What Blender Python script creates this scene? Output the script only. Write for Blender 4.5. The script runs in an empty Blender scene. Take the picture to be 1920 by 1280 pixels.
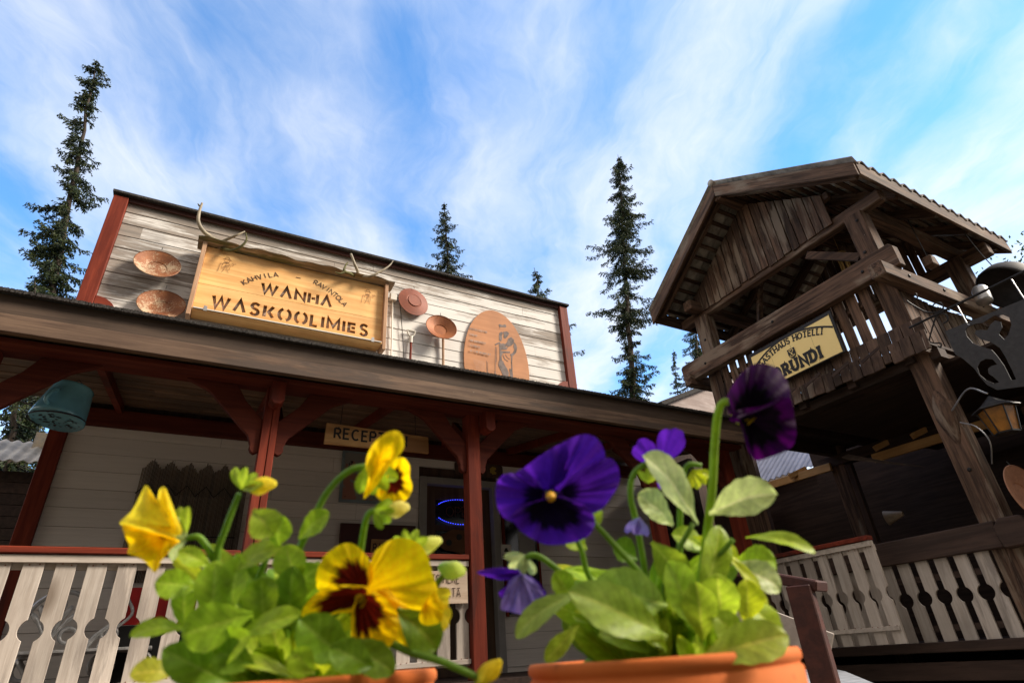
import bpy, bmesh, math, random
from mathutils import Vector, Matrix
R = math.radians
# ------------------------------------------------------------------ camera, sky, sun
SC = bpy.context.scene
COL = SC.collection
FPX = 1071.55
def _axes(y, p, r):
    F = Vector((math.sin(y)*math.cos(p), math.cos(y)*math.cos(p), math.sin(p)))
    Rt = Vector((math.cos(y), -math.sin(y), 0)); U = Rt.cross(F)
    return Rt*math.cos(r)+U*math.sin(r), -Rt*math.sin(r)+U*math.cos(r), F
CR, CU, CF = _axes(R(30.4707), R(29.0272), R(-4.1547))
cd = bpy.data.cameras.new('camera'); cam = bpy.data.objects.new('camera', cd); COL.objects.link(cam)
m = Matrix((CR, CU, -CF)).transposed().to_4x4(); cam.matrix_world = m
cd.lens = FPX*36/1920; cd.sensor_width = 36; cd.clip_start = .02; cd.clip_end = 2000
cd.dof.use_dof = True; cd.dof.focus_distance = 6.0; cd.dof.aperture_fstop = 9.5
SC.camera = cam
SUN = Vector((.72, -.46, .62)).normalized()
el = math.asin(SUN.z); az = math.atan2(SUN.x, SUN.y)
wd = bpy.data.worlds.new("World"); SC.world = wd; wd.use_nodes = True
def build_sky():
    nt = wd.node_tree; N = nt.nodes; L = nt.links
    for n in list(N): N.remove(n)
    out = N.new('ShaderNodeOutputWorld'); bg = N.new('ShaderNodeBackground'); L.new(bg.outputs[0], out.inputs[0])
    bg.inputs[1].default_value = .066
    sky = N.new('ShaderNodeTexSky'); sky.sky_type = 'NISHITA'; sky.sun_disc = False
    sky.sun_elevation = el; sky.sun_rotation = az; sky.ozone_density = 2.2; sky.air_density = 1.0; sky.dust_density = .0
    hs = N.new('ShaderNodeHueSaturation'); hs.inputs['Saturation'].default_value = SKY_SAT; hs.inputs['Value'].default_value = SKY_VAL
    L.new(sky.outputs[0], hs.inputs['Color'])
    tint = N.new('ShaderNodeMixRGB'); tint.blend_type = 'MULTIPLY'; tint.inputs[0].default_value = 1.; L.new(hs.outputs[0], tint.inputs[1]); tint.inputs[2].default_value = (.72, 1.08, 1.22, 1)
    tc = N.new('ShaderNodeTexCoord'); sx = N.new('ShaderNodeSeparateXYZ'); L.new(tc.outputs['Generated'], sx.inputs[0])
    def M(op, a, b=None, c=None):
        n = N.new('ShaderNodeMath'); n.operation = op
        for i, v in enumerate((a, b, c)):
            if v is None: continue
            if isinstance(v, (int, float)): n.inputs[i].default_value = v
            else: L.new(v, n.inputs[i])
        return n.outputs[0]
    z = M('MAXIMUM', sx.outputs[2], .06)
    px = M('DIVIDE', sx.outputs[0], z); py = M('DIVIDE', sx.outputs[1], z)
    u = M('ADD', M('MULTIPLY', px, .47), M('MULTIPLY', py, .8827))
    v = M('SUBTRACT', M('MULTIPLY', px, .8827), M('MULTIPLY', py, .47))
    def comb(a, b, c=0.):
        n = N.new('ShaderNodeCombineXYZ')
        for i, q in enumerate((a, b, c)):
            if isinstance(q, (int, float)): n.inputs[i].default_value = q
            else: L.new(q, n.inputs[i])
        return n.outputs[0]
    def noise(vec, sc, det=5, rough=.55, dist=0.):
        n = N.new('ShaderNodeTexNoise'); n.inputs['Scale'].default_value = sc; n.inputs['Detail'].default_value = det
        n.inputs['Roughness'].default_value = rough; n.inputs['Distortion'].default_value = dist; L.new(vec, n.inputs['Vector'])
        return n.outputs['Fac']
    # bands of cirrus across the wind direction, bent a little
    warp = noise(comb(u, v), 1.3, 3, .5)
    vw = M('ADD', v, M('MULTIPLY', M('SUBTRACT', warp, .5), .30))
    warp2 = noise(comb(M('MULTIPLY', u, 1.3), v, 3.), 3.1, 4, .55)
    vw = M('ADD', vw, M('MULTIPLY', M('SUBTRACT', warp2, .5), .16))
    bend = M('ADD', vw, M('MULTIPLY', M('SUBTRACT', u, 1.0), .10))
    rp = N.new('ShaderNodeValToRGB'); L.new(M('MULTIPLY_ADD', bend, 1/3.2, .5), rp.inputs[0])
    e = rp.color_ramp.elements
    pts = [(-1.3,.15),(-1.06,.12),(-.87,.78),(-.72,.8),(-.58,.32),(-.5,.2),(-.38,.68),(-.25,.75),(-.13,.25),(-.04,.38),(.06,.62),(.22,.5),(.36,.85),(.50,.95),(.60,.62),(.70,.05),(.78,.1),(.88,.62),(.97,.25),(1.08,.75),(1.35,.8)]
    while len(e) < len(pts): e.new(.5)
    for k, (a, b) in enumerate(pts): e[k].position = a/3.2+.5; e[k].color = (b, b, b, 1)
    f1 = noise(comb(M('MULTIPLY', u, .8), M('MULTIPLY', vw, 2.2)), 2.2, 7, .55, .9)      # long soft streaks
    f2 = noise(comb(M('MULTIPLY', u, 1.5), M('MULTIPLY', vw, 3.0)), 5.5, 9, .66, 1.6)      # fine fibres
    f3 = noise(comb(M('MULTIPLY', u, 1.6), M('MULTIPLY', vw, 1.6), 7.), 1.7, 4, .5, .4)    # broad veil
    d = M('ADD', M('MULTIPLY', rp.outputs[0], .80), M('MULTIPLY', M('SUBTRACT', f1, .5), 1.05))
    d = M('ADD', d, M('MULTIPLY', M('SUBTRACT', f2, .5), .30))
    d = M('ADD', d, M('MULTIPLY', M('SUBTRACT', f3, .5), 1.05))
    hor = M('MULTIPLY', M('SUBTRACT', 1.0, M('MINIMUM', M('MULTIPLY', sx.outputs[2], 1.35), 1.0)), .42)
    d = M('ADD', d, hor)
    # unseen warm cloud veil added behind the viewpoint to offset blue in shaded areas
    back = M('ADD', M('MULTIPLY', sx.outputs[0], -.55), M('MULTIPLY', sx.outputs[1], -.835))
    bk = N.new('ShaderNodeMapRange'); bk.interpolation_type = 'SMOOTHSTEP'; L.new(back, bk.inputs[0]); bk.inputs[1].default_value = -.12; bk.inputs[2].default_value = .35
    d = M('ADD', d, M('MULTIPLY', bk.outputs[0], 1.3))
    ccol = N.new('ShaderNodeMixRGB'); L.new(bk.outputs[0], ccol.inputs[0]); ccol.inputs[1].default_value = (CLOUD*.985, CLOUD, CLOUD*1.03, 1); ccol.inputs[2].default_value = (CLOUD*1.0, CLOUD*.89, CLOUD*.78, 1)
    mr = N.new('ShaderNodeMapRange'); mr.interpolation_type = 'SMOOTHSTEP'; L.new(d, mr.inputs[0])
    mr.inputs[1].default_value = -.16; mr.inputs[2].default_value = 1.48; mr.inputs[3].default_value = .03; mr.inputs[4].default_value = .95
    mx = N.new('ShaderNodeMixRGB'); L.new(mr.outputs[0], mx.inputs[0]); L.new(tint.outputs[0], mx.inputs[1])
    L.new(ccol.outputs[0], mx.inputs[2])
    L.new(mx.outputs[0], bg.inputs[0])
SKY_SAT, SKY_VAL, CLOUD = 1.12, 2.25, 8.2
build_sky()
sd = bpy.data.lights.new('sun', 'SUN'); sd.energy = 3.2; sd.angle = R(17.); sd.color = (1., .89, .74)
so = bpy.data.objects.new('sun', sd); COL.objects.link(so); so.rotation_euler = SUN.to_track_quat('Z', 'Y').to_euler()
vs = SC.view_settings; vs.view_transform = 'Standard'; vs.look = 'None'; vs.gamma = 1; vs.exposure = 1.1
SC.cycles.max_bounces = 8; SC.cycles.transparent_max_bounces = 12
random.seed(11)
rnd = random.Random(5)

# ------------------------------------------------------------------ helpers
def ray(x, y): return CR*((x-960)/FPX)+CU*((640-y)/FPX)+CF
def W(x, y, d): return ray(x, y)*d
def on(x, y, ax, val):
    r = ray(x, y); return r*(val/r[ax])
def tag(o, label=None, cat=None, group=None, kind=None):
    if label: o['label'] = label
    if cat: o['category'] = cat
    if group: o['group'] = group
    if kind: o['kind'] = kind
    return o
def thing(name, loc, label, cat, group=None):
    o = bpy.data.objects.new(name, None); COL.objects.link(o); o.location = loc; o.empty_display_size = .1
    return tag(o, label, cat, group)
def wloc(o):
    v = Vector((0, 0, 0))
    while o: v += o.location; o = o.parent
    return v
class MB:
    def __init__(s): s.v = []; s.f = []; s.c = []
    def add(s, vs, fs, col=None):
        b = len(s.v); s.v += [Vector(p) for p in vs]; s.f += [[b+i for i in f] for f in fs]
        s.c += [col or (1, 1, 1)]*len(vs) if not isinstance(col, list) else col
        return s
    def box(s, x0, x1, y0, y1, z0, z1):
        v = [(x, y, z) for x in (x0, x1) for y in (y0, y1) for z in (z0, z1)]
        return s.add(v, [(0,1,3,2),(4,6,7,5),(0,4,5,1),(2,3,7,6),(0,2,6,4),(1,5,7,3)])
    def beam(s, p, q, w, h, up=(0, 0, 1)):
        p = Vector(p); q = Vector(q); d = (q-p).normalized(); up = Vector(up)
        sd = d.cross(up).normalized()*w/2; u = sd.normalized().cross(d).normalized()*h/2
        v = [a+i*sd+j*u for a in (p, q) for i in (-1, 1) for j in (-1, 1)]
        return s.add(v, [(0,1,3,2),(4,6,7,5),(0,4,5,1),(2,3,7,6),(0,2,6,4),(1,5,7,3)])
    def prism(s, poly, o, U, V, T):
        o, U, V, T = map(Vector, (o, U, V, T)); n = len(poly)
        a = [o+U*x+V*y for x, y in poly]; b = [p+T for p in a]
        return s.add(a+b, [list(range(n)), list(range(2*n-1, n-1, -1))]+[(i, i+n, (i+1) % n+n, (i+1) % n) for i in range(n)])
    def tube(s, pts, rad, n=8, cap=True, col=None):
        pts = [Vector(p) for p in pts]; k = len(pts)
        if isinstance(rad, (int, float)): rad = [rad]*k
        vs = []; ref = None
        for i, p in enumerate(pts):
            d = (pts[min(i+1, k-1)]-pts[max(i-1, 0)]).normalized()
            if ref is None: ref = d.orthogonal().normalized()
            ref = (ref-d*ref.dot(d)).normalized(); b = d.cross(ref)
            vs += [p+(ref*math.cos(2*math.pi*j/n)+b*math.sin(2*math.pi*j/n))*rad[i] for j in range(n)]
        fs = [(i*n+j, i*n+(j+1) % n, (i+1)*n+(j+1) % n, (i+1)*n+j) for i in range(k-1) for j in range(n)]
        if cap: fs += [list(range(n-1, -1, -1)), list(range((k-1)*n, k*n))]
        return s.add(vs, fs, col)
    def lathe(s, prof, o, axis=(0, 0, 1), n=32, close=False):
        o = Vector(o); ax = Vector(axis).normalized(); a = ax.orthogonal().normalized(); b = ax.cross(a); vs = []
        for r, h in prof: vs += [o+ax*h+(a*math.cos(2*math.pi*j/n)+b*math.sin(2*math.pi*j/n))*r for j in range(n)]
        k = len(prof)
        fs = [(i*n+j, i*n+(j+1) % n, (i+1)*n+(j+1) % n, (i+1)*n+j) for i in range(k-1) for j in range(n)]
        return s.add(vs, fs)
    def grid(s, fn, nu, nv, colfn=None):
        vs = []; cs = []
        for i in range(nu+1):
            for j in range(nv+1):
                vs.append(fn(i/nu, j/nv)); cs.append(colfn(i/nu, j/nv) if colfn else (1, 1, 1))
        w = nv+1
        return s.add(vs, [(i*w+j, i*w+j+1, (i+1)*w+j+1, (i+1)*w+j) for i in range(nu) for j in range(nv)], cs)
    def build(s, name, mat, parent=None, smooth=False, bev=0, colors=False, origin=None, label=None, solid=0):
        off = wloc(parent) if parent else Vector((0, 0, 0))
        if origin is not None: org = Vector(origin)
        else:
            n = len(s.v); org = sum(s.v, Vector())/n if n else off
            if n: org.z = min(p.z for p in s.v)
        me = bpy.data.meshes.new(name); me.from_pydata([tuple(p-org) for p in s.v], [], s.f); me.update()
        if colors:
            ca = me.color_attributes.new('Col', 'FLOAT_COLOR', 'POINT')
            for i, c in enumerate(s.c): ca.data[i].color = (*c, 1)
        if smooth: me.polygons.foreach_set('use_smooth', [True]*len(me.polygons))
        me.materials.append(mat)
        bm = bmesh.new(); bm.from_mesh(me)
        if not colors and solid == 0 and len(bm.faces) < 60000: bmesh.ops.recalc_face_normals(bm, faces=bm.faces)
        bm.to_mesh(me); bm.free()
        o = bpy.data.objects.new(name, me); COL.objects.link(o); o.location = org-off
        if parent: o.parent = parent
        if bev:
            b = o.modifiers.new('b', 'BEVEL'); b.width = bev; b.segments = 1; b.limit_method = 'ANGLE'; b.angle_limit = R(50)
        if solid:
            b = o.modifiers.new('s', 'SOLIDIFY'); b.thickness = solid; b.offset = 0
        if label: o['label'] = label
        return o
def solo(mb, name, mat, label, cat, group=None, **k):
    return tag(mb.build(name, mat, None, **k), label, cat, group)
def bezier(pts, n=8):
    P = [Vector(p) for p in pts]; P = [P[0]*2-P[1]]+P+[P[-1]*2-P[-2]]; out = []
    for i in range(1, len(P)-2):
        for k in range(n):
            t = k/n; a, b, c, d = P[i-1:i+3]
            out.append(.5*((2*b)+(c-a)*t+(2*a-5*b+4*c-d)*t*t+(3*b-a-3*c+d)*t**3))
    return out+[P[-2]]

# ------------------------------------------------------------------ materials
def NT(name):
    mt = bpy.data.materials.new(name); mt.use_nodes = True; nt = mt.node_tree
    return mt, nt, nt.nodes, nt.links, nt.nodes['Principled BSDF']
class G:      # small node graph helper
    def __init__(s, nt): s.N = nt.nodes; s.L = nt.links; s.pos = s.N.new('ShaderNodeNewGeometry').outputs['Position']
    def put(s, sock, v):
        if isinstance(v, (int, float)): sock.default_value = v
        elif isinstance(v, tuple): sock.default_value = (*v, 1) if len(v) == 3 and sock.type == 'RGBA' else v
        else: s.L.new(v, sock)
    def m(s, op, *a):
        n = s.N.new('ShaderNodeMath'); n.operation = op
        for i, v in enumerate(a): s.put(n.inputs[i], v)
        return n.outputs[0]
    def scale(s, vec, sc):
        n = s.N.new('ShaderNodeMapping'); n.inputs['Scale'].default_value = sc; s.L.new(vec, n.inputs[0]); return n.outputs[0]
    def noise(s, sc, stretch=(1, 1, 1), det=4, rough=.6, dist=0, vec=None):
        n = s.N.new('ShaderNodeTexNoise'); s.L.new(s.scale(vec or s.pos, stretch), n.inputs['Vector'])
        n.inputs['Scale'].default_value = sc; n.inputs['Detail'].default_value = det; n.inputs['Roughness'].default_value = rough
        n.inputs['Distortion'].default_value = dist; return n.outputs['Fac']
    def ramp(s, f, lo, hi, a=0., b=1.):
        n = s.N.new('ShaderNodeMapRange'); s.put(n.inputs[0], f); n.inputs[1].default_value = lo; n.inputs[2].default_value = hi
        n.inputs[3].default_value = a; n.inputs[4].default_value = b; return n.outputs[0]
    def mix(s, f, a, b):
        n = s.N.new('ShaderNodeMixRGB'); s.put(n.inputs[0], f); s.put(n.inputs[1], a); s.put(n.inputs[2], b); return n.outputs[0]
    def bump(s, h, st, dist=.01):
        n = s.N.new('ShaderNodeBump'); n.inputs['Strength'].default_value = st; n.inputs['Distance'].default_value = dist
        s.L.new(h, n.inputs['Height']); return n.outputs[0]
    def sep(s, i):
        n = s.N.new('ShaderNodeSeparateXYZ'); s.L.new(s.pos, n.inputs[0]); return n.outputs[i]
    def white(s, v):
        n = s.N.new('ShaderNodeTexWhiteNoise'); n.noise_dimensions = '1D'; s.L.new(v, n.inputs['W']); return n.outputs['Value']
    def isl(s): return s.N.new('ShaderNodeNewGeometry').outputs['Random Per Island']
def wood(name, a, b, axis=0, rough=.8, grain=30, worn=None, wornamt=.5, streak=.12, isl=.35, knots=0., spec=.3, bump=.5, specks=0, cracks=0., rot=0.):
    """timber: a/b light and dark colour along the grain axis, per-board tint, optional worn colour in patches"""
    mt, nt, N, L, P = NT(name); g = G(nt)
    st = [1, 1, 1]; st[axis] = .06
    off = g.N.new('ShaderNodeVectorMath'); off.operation = 'ADD'; L.new(g.pos, off.inputs[0])
    cx = g.N.new('ShaderNodeCombineXYZ'); ii = g.isl()
    for k in range(3): L.new(g.m('MULTIPLY', ii, 7.3+k*3), cx.inputs[k])
    L.new(cx.outputs[0], off.inputs[1]); vec = off.outputs[0]
    if rot:
        vr = g.N.new('ShaderNodeVectorRotate'); vr.rotation_type = 'X_AXIS'; vr.inputs['Angle'].default_value = -R(rot); L.new(vec, vr.inputs['Vector']); vec = vr.outputs[0]
    f1 = g.noise(grain, tuple(st), 6, .65, .3, vec); f2 = g.noise(2.5, (1, 1, 1), 4, .6, 0, vec)
    st2 = [1, 1, 1]; st2[axis] = .2; f3 = g.noise(6, tuple(st2), 5, .6, .5, vec)
    c = g.mix(g.ramp(f1, .40, .60), a, b)
    c = g.mix(g.ramp(f3, .45, .75, 0, .6), c, b)
    hv = g.N.new('ShaderNodeHueSaturation'); L.new(c, hv.inputs['Color'])
    L.new(g.m('ADD', g.ramp(ii, 0, 1, 1-isl, 1+isl), g.ramp(f2, .3, .7, -.15, .15)), hv.inputs['Value']); c = hv.outputs[0]
    sc = [1, 1, 1]; sc[axis] = .025; fc = g.noise(grain*2.6, tuple(sc), 3, .6, .2, vec)
    c = g.mix(g.m('MULTIPLY', g.ramp(fc, .63, .67), .7*cracks), c, tuple(q*.22 for q in b))
    if knots:
        vo = g.N.new('ShaderNodeTexVoronoi'); s3 = [3.2, 3.2, 3.2]; s3[axis] = 1.5; L.new(g.scale(vec, tuple(s3)), vo.inputs['Vector']); vo.inputs['Scale'].default_value = knots
        kn = g.ramp(vo.outputs['Distance'], .05, .12, 1, 0); c = g.mix(g.m('MULTIPLY', kn, .75), c, (b[0]*.35, b[1]*.3, b[2]*.25))
    if worn:
        s4 = [1, 1, 1]; s4[axis] = streak; w1 = g.noise(9, tuple(s4), 6, .7, .4, vec); w2 = g.noise(1.1, (1, 1, 1), 3, .5)
        wf = g.m('ADD', w1, g.m('MULTIPLY', g.m('SUBTRACT', w2, .5), .9))
        c = g.mix(g.ramp(wf, .62-.2*wornamt, .74-.2*wornamt, 0, .85), c, worn)
    if specks:
        s5 = g.noise(55, (1, 1, 1), 2, .5); c = g.mix(g.ramp(s5, .80-.04*specks, .82-.04*specks, 0, .8), c, (.5, .46, .38))
    L.new(c, P.inputs['Base Color']); P.inputs['Roughness'].default_value = rough; P.inputs['Specular IOR Level'].default_value = spec
    L.new(g.bump(f1, bump, .006), P.inputs['Normal'])
    return mt
def plain(name, c, rough=.6, metal=0, var=.12, sc=6, spec=.4, bump=0):
    mt, nt, N, L, P = NT(name); g = G(nt); f = g.noise(sc, (1, 1, 1), 5, .6)
    d = tuple(max(0, x*(1-2*var)) for x in c); e = tuple(x*(1+var) for x in c)
    L.new(g.mix(g.ramp(f, .3, .7), d, e), P.inputs['Base Color']); P.inputs['Roughness'].default_value = rough
    P.inputs['Metallic'].default_value = metal; P.inputs['Specular IOR Level'].default_value = spec
    if bump: L.new(g.bump(f, bump, .01), P.inputs['Normal'])
    return mt
def siding_mat(name, a, worn, amt, zlo, zhi):
    """white paint on lap boards, worn to grey wood in streaks, more on the high boards"""
    mt, nt, N, L, P = NT(name); g = G(nt)
    z = g.sep(2); idx = g.m('FLOOR', g.m('DIVIDE', g.m('SUBTRACT', z, 4.913-.166*40), .166)); x = g.sep(0)
    seg = g.m('FLOOR', g.m('ADD', g.m('DIVIDE', x, 2.7), g.m('MULTIPLY', g.white(idx), 5.)))
    r1 = g.white(g.m('ADD', g.m('MULTIPLY', idx, 3.17), g.m('MULTIPLY', seg, 11.3)))
    fine = g.noise(16, (.10, 1, 1.6), 7, .72, .3); mid = g.noise(3.0, (.35, 1, 1.3), 5, .6, .4); big = g.noise(.8, (1, 1, 1), 2, .5)
    hgt = g.ramp(z, zlo, zhi, -.10, .10)
    lf = g.ramp(x, -1.4, 4.8, .05, -.05)
    w = g.m('ADD', g.m('ADD', g.m('MULTIPLY', fine, .62), g.m('MULTIPLY', mid, .55)), g.m('ADD', g.m('ADD', hgt, lf), g.m('ADD', g.m('MULTIPLY', g.m('SUBTRACT', r1, .5), .16), g.m('MULTIPLY', g.m('SUBTRACT', big, .5), .25))))
    wf = g.ramp(w, .68-amt*.12, .78-amt*.12, 0, .85)
    tint = g.mix(g.ramp(r1, 0, 1), tuple(q*.86 for q in a), a)
    tint = g.mix(g.ramp(g.noise(40, (.05, 1, 1), 4, .6), .45, .7, 0, .35), tint, tuple(q*.7 for q in a))
    c = g.mix(wf, tint, g.mix(g.ramp(fine, .4, .6), worn, tuple(q*1.9 for q in worn)))
    L.new(c, P.inputs['Base Color']); P.inputs['Roughness'].default_value = .75; P.inputs['Specular IOR Level'].default_value = .25
    L.new(g.bump(fine, .35, .006), P.inputs['Normal'])
    return mt
def rust_mat(name, a, b, white=0.):
    mt, nt, N, L, P = NT(name); g = G(nt)
    f = g.noise(5, (1, 1, 1), 6, .65, .3); f2 = g.noise(38, (1, 1, 1), 5, .7)
    c = g.mix(g.ramp(f, .35, .65), a, b); c = g.mix(g.ramp(f2, .4, .7, 0, .4), c, tuple(q*.5 for q in b))
    if white:
        f3 = g.noise(4.2, (1, 1, 1), 3, .6); f4 = g.noise(70, (1, 1, 1), 4, .7)
        w = g.m('ADD', g.m('MULTIPLY', f3, .8), g.m('MULTIPLY', f4, .6)); c = g.mix(g.ramp(w, .80-.1*white, .90-.1*white, 0, .7), c, (.60, .48, .32))
    L.new(c, P.inputs['Base Color']); P.inputs['Roughness'].default_value = .62; P.inputs['Metallic'].default_value = .15
    L.new(g.bump(f2, .3, .004), P.inputs['Normal']); return mt
def attr_mat(name, rough=.5, trans=.3, spec=.3, bump=0, sheen=0, tgain=1.3):
    mt, nt, N, L, P = NT(name); at = N.new('ShaderNodeAttribute'); at.attribute_name = 'Col'
    g = G(nt); f = g.noise(140, (1, 1, 1), 3, .6)
    f5 = g.noise(650, (1, 1, 1), 3, .6); hv = N.new('ShaderNodeHueSaturation'); L.new(at.outputs['Color'], hv.inputs['Color']); L.new(g.m('MULTIPLY', g.ramp(f, .3, .7, .82, 1.14), g.ramp(f5, .3, .7, .88, 1.1)), hv.inputs['Value'])
    L.new(hv.outputs[0], P.inputs['Base Color']); P.inputs['Roughness'].default_value = rough; P.inputs['Specular IOR Level'].default_value = spec
    if bump: L.new(g.bump(f, bump, .002), P.inputs['Normal'])
    if sheen: P.inputs['Sheen Weight'].default_value = sheen
    tr = N.new('ShaderNodeBsdfTranslucent'); h2 = N.new('ShaderNodeHueSaturation'); h2.inputs['Value'].default_value = tgain; L.new(hv.outputs[0], h2.inputs['Color'])
    L.new(h2.outputs[0], tr.inputs['Color']); ms = N.new('ShaderNodeMixShader'); ms.inputs[0].default_value = trans
    L.new(P.outputs[0], ms.inputs[1]); L.new(tr.outputs[0], ms.inputs[2]); L.new(ms.outputs[0], N['Material Output'].inputs['Surface'])
    return mt
WHITE = (.80, .77, .73)
m_par = siding_mat('worn_white_siding', WHITE, (.14, .112, .09), 1.05, 3.5, 4.9)
m_wall = siding_mat('white_siding', (.76, .70, .645), (.2, .18, .15), -.9, -5, 9)
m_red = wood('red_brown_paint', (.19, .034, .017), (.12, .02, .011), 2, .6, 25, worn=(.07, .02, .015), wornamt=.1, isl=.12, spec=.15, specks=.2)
m_redx = wood('red_brown_paint_rail', (.19, .034, .017), (.12, .02, .011), 0, .55, 25, worn=(.07, .02, .015), wornamt=.1, isl=.12, spec=.15, specks=.25)
m_dred = wood('dark_red_trim', (.075, .022, .014), (.045, .014, .01), 0, .7, 20, isl=.1)
m_fas2 = wood('dark_upper_fascia', (.075, .05, .036), (.045, .03, .022), 0, .8, 22, isl=.1)
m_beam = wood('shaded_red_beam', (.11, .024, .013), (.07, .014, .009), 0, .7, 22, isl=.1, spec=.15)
m_fas = wood('brown_fascia_timber', (.15, .096, .064), (.085, .052, .036), 0, .75, 22, worn=(.07, .05, .04), wornamt=.4, isl=.12, specks=.3, cracks=.8)
m_ceil = wood('ceiling_boards', (.24, .15, .095), (.13, .08, .05), 0, .85, 26, worn=(.1, .07, .05), wornamt=.45, isl=.2)
m_twx = wood('weathered_timber_x', (.128, .074, .048), (.038, .022, .015), 0, .85, 26, worn=(.25, .19, .14), wornamt=.3, isl=.35, specks=.3, knots=.6, cracks=1.)
m_twy = wood('weathered_timber_y', (.128, .074, .048), (.038, .022, .015), 1, .85, 26, worn=(.25, .19, .14), wornamt=.3, isl=.35, specks=.3, knots=.6, cracks=1.)
m_twz = wood('weathered_timber_z', (.128, .074, .048), (.038, .022, .015), 2, .85, 26, worn=(.23, .175, .13), wornamt=.35, isl=.45, specks=.2, knots=.6, cracks=1.)
m_twup, m_twdn = [wood('weathered_sloping_timber', (.15, .087, .056), (.046, .027, .018), 1, .85, 26, worn=(.23, .175, .13), wornamt=.3, isl=.3, knots=.6, cracks=1., rot=a) for a in (34.5, -35.5)]
m_shing = wood('dark_wood_shingles', (.105, .066, .046), (.05, .03, .022), 2, .9, 22, worn=(.16, .13, .10), wornamt=.2, isl=.5, specks=.5, cracks=.6)
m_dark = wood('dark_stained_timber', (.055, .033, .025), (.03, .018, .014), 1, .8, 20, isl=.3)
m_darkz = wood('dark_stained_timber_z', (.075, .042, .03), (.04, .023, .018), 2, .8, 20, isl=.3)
m_slat = wood('greyed_white_slats', (.51, .45, .395), (.41, .35, .30), 2, .7, 30, worn=(.27, .23, .2), wornamt=.3, isl=.16, specks=.2, knots=.55)
m_slatx = wood('greyed_white_board', (.51, .45, .395), (.41, .35, .30), 0, .7, 30, worn=(.27, .23, .2), wornamt=.05, isl=.1, specks=.3)
m_pine = wood('fresh_pine', (.86, .53, .21), (.72, .37, .12), 0, .5, 16, knots=.9, isl=.08, spec=.4, bump=.15)
m_piney = wood('fresh_pine_y', (.62, .36, .15), (.5, .27, .1), 1, .6, 16, isl=.1)
m_pinez = wood('old_pine_z', (.50, .32, .2), (.38, .22, .13), 2, .7, 16, isl=.1)
m_recep = wood('golden_board', (.52, .30, .12), (.33, .16, .06), 0, .6, 14, knots=.8, isl=.1, worn=(.2, .09, .03), wornamt=.2)
m_ticket = wood('pale_board', (.60, .47, .36), (.50, .37, .27), 0, .6, 20, isl=.05)
m_grey = wood('grey_split_log', (.50, .41, .30), (.24, .19, .13), 0, .9, 24, worn=(.12, .13, .04), wornamt=.4)
m_felt = plain('roofing_felt', (.055, .05, .047), .95, 0, .4, 60, .2, .8)
m_ink = plain('black_paint', (.015, .013, .013), .6, 0, .1)
m_burn = plain('burnt_letters', (.07, .035, .02), .7, 0, .3, 30)
m_faint = plain('faint_burnt_lines', (.30, .15, .06), .7, 0, .2, 30)
m_cut = plain('letter_recess', (.42, .33, .28), .7, 0, .3, 12)
m_grind = plain('grey_print', (.20, .155, .14), .8, 0, .25, 12)
m_greyp = plain('faded_grey_print', (.40, .31, .26), .8, 0, .25, 12)
m_oval = wood('tan_plywood', (.50, .225, .098), (.43, .185, .078), 0, .65, 9, isl=.02, bump=.1)
m_rustA = rust_mat('rust_chipped', (.31, .11, .034), (.20, .062, .02), 1.)
m_rustB = rust_mat('rust_even', (.24, .06, .025), (.17, .042, .02))
m_rustC = rust_mat('rust_orange', (.37, .125, .034), (.24, .07, .02))
m_rustD = rust_mat('rust_dull', (.45, .22, .13), (.32, .15, .09))
m_antler = plain('antler', (.36, .30, .21), .6, 0, .25, 9)
m_moss = plain('mossy_antler', (.13, .12, .04), .8, 0, .3, 20)
m_white = plain('white_plastic', (.66, .63, .56), .5, 0, .06)
m_wire = plain('black_wire', (.02, .02, .02), .5)
m_iron = plain('painted_iron', (.035, .031, .030), .65, .0, .2, 20)
m_irond = plain('wrought_iron', (.02, .018, .018), .55, .4, .2, 20)
m_galv = plain('dull_metal', (.42, .42, .42), .4, .7, .2, 8)
m_castw = plain('silver_painted_cast_iron', (.50, .49, .48), .4, .3, .2, 25)
m_redp = plain('dark_red_panel', (.50, .016, .014), .5, 0, .2, 3)
m_blue = plain('blue_enamel', (.17, .42, .52), .22, 0, .2, 3, .6)
m_blued = plain('chipped_enamel', (.012, .012, .02), .6)
m_sheet = plain('corrugated_fibre_sheet', (.36, .32, .28), .85, 0, .3, 7, .2, .3)
m_corr = plain('grey_metal_roof', (.34, .33, .37), .45, .4, .15, 3)
m_corrw = plain('pale_corrugated_sheet', (.50, .47, .42), .7, 0, .25, 4)
m_yel = plain('cream_yellow_sign', (1.0, .76, .30), .5, 0, .04, 2)
m_glassd = plain('dark_glass', (.012, .012, .014), .12, 0, .1, 3, .6)
m_frame = plain('grey_white_paint', (.30, .285, .27), .6, 0, .1, 5)
m_orange = plain('amber_glass', (.26, .10, .006), .25, 0, .3, 14, .5)
m_soil = plain('potting_soil', (.02, .013, .009), .95, 0, .5, 120, .2, 1.)
m_ply = plain('pale_bamboo', (.35, .22, .07), .5, 0, .2, 9)
_x = 0
m_terra, _nt, _N, _L, _P = NT('terracotta'); _g = G(_nt)
_f = _g.noise(25, (1, 1, .25), 5, .6); _f2 = _g.noise(9, (1, 1, 1), 4, .6)
_f3 = _g.noise(60, (1, 1, 1), 4, .7)
_L.new(_g.mix(_g.ramp(_f3, .66, .72, 0, .5), _g.mix(_g.ramp(_f2, .45, .75, 0, .5), _g.mix(_g.ramp(_f, .3, .7), (.62, .155, .034), (.54, .125, .026)), (.66, .24, .09)), (.30, .07, .02)), _P.inputs['Base Color'])
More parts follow.
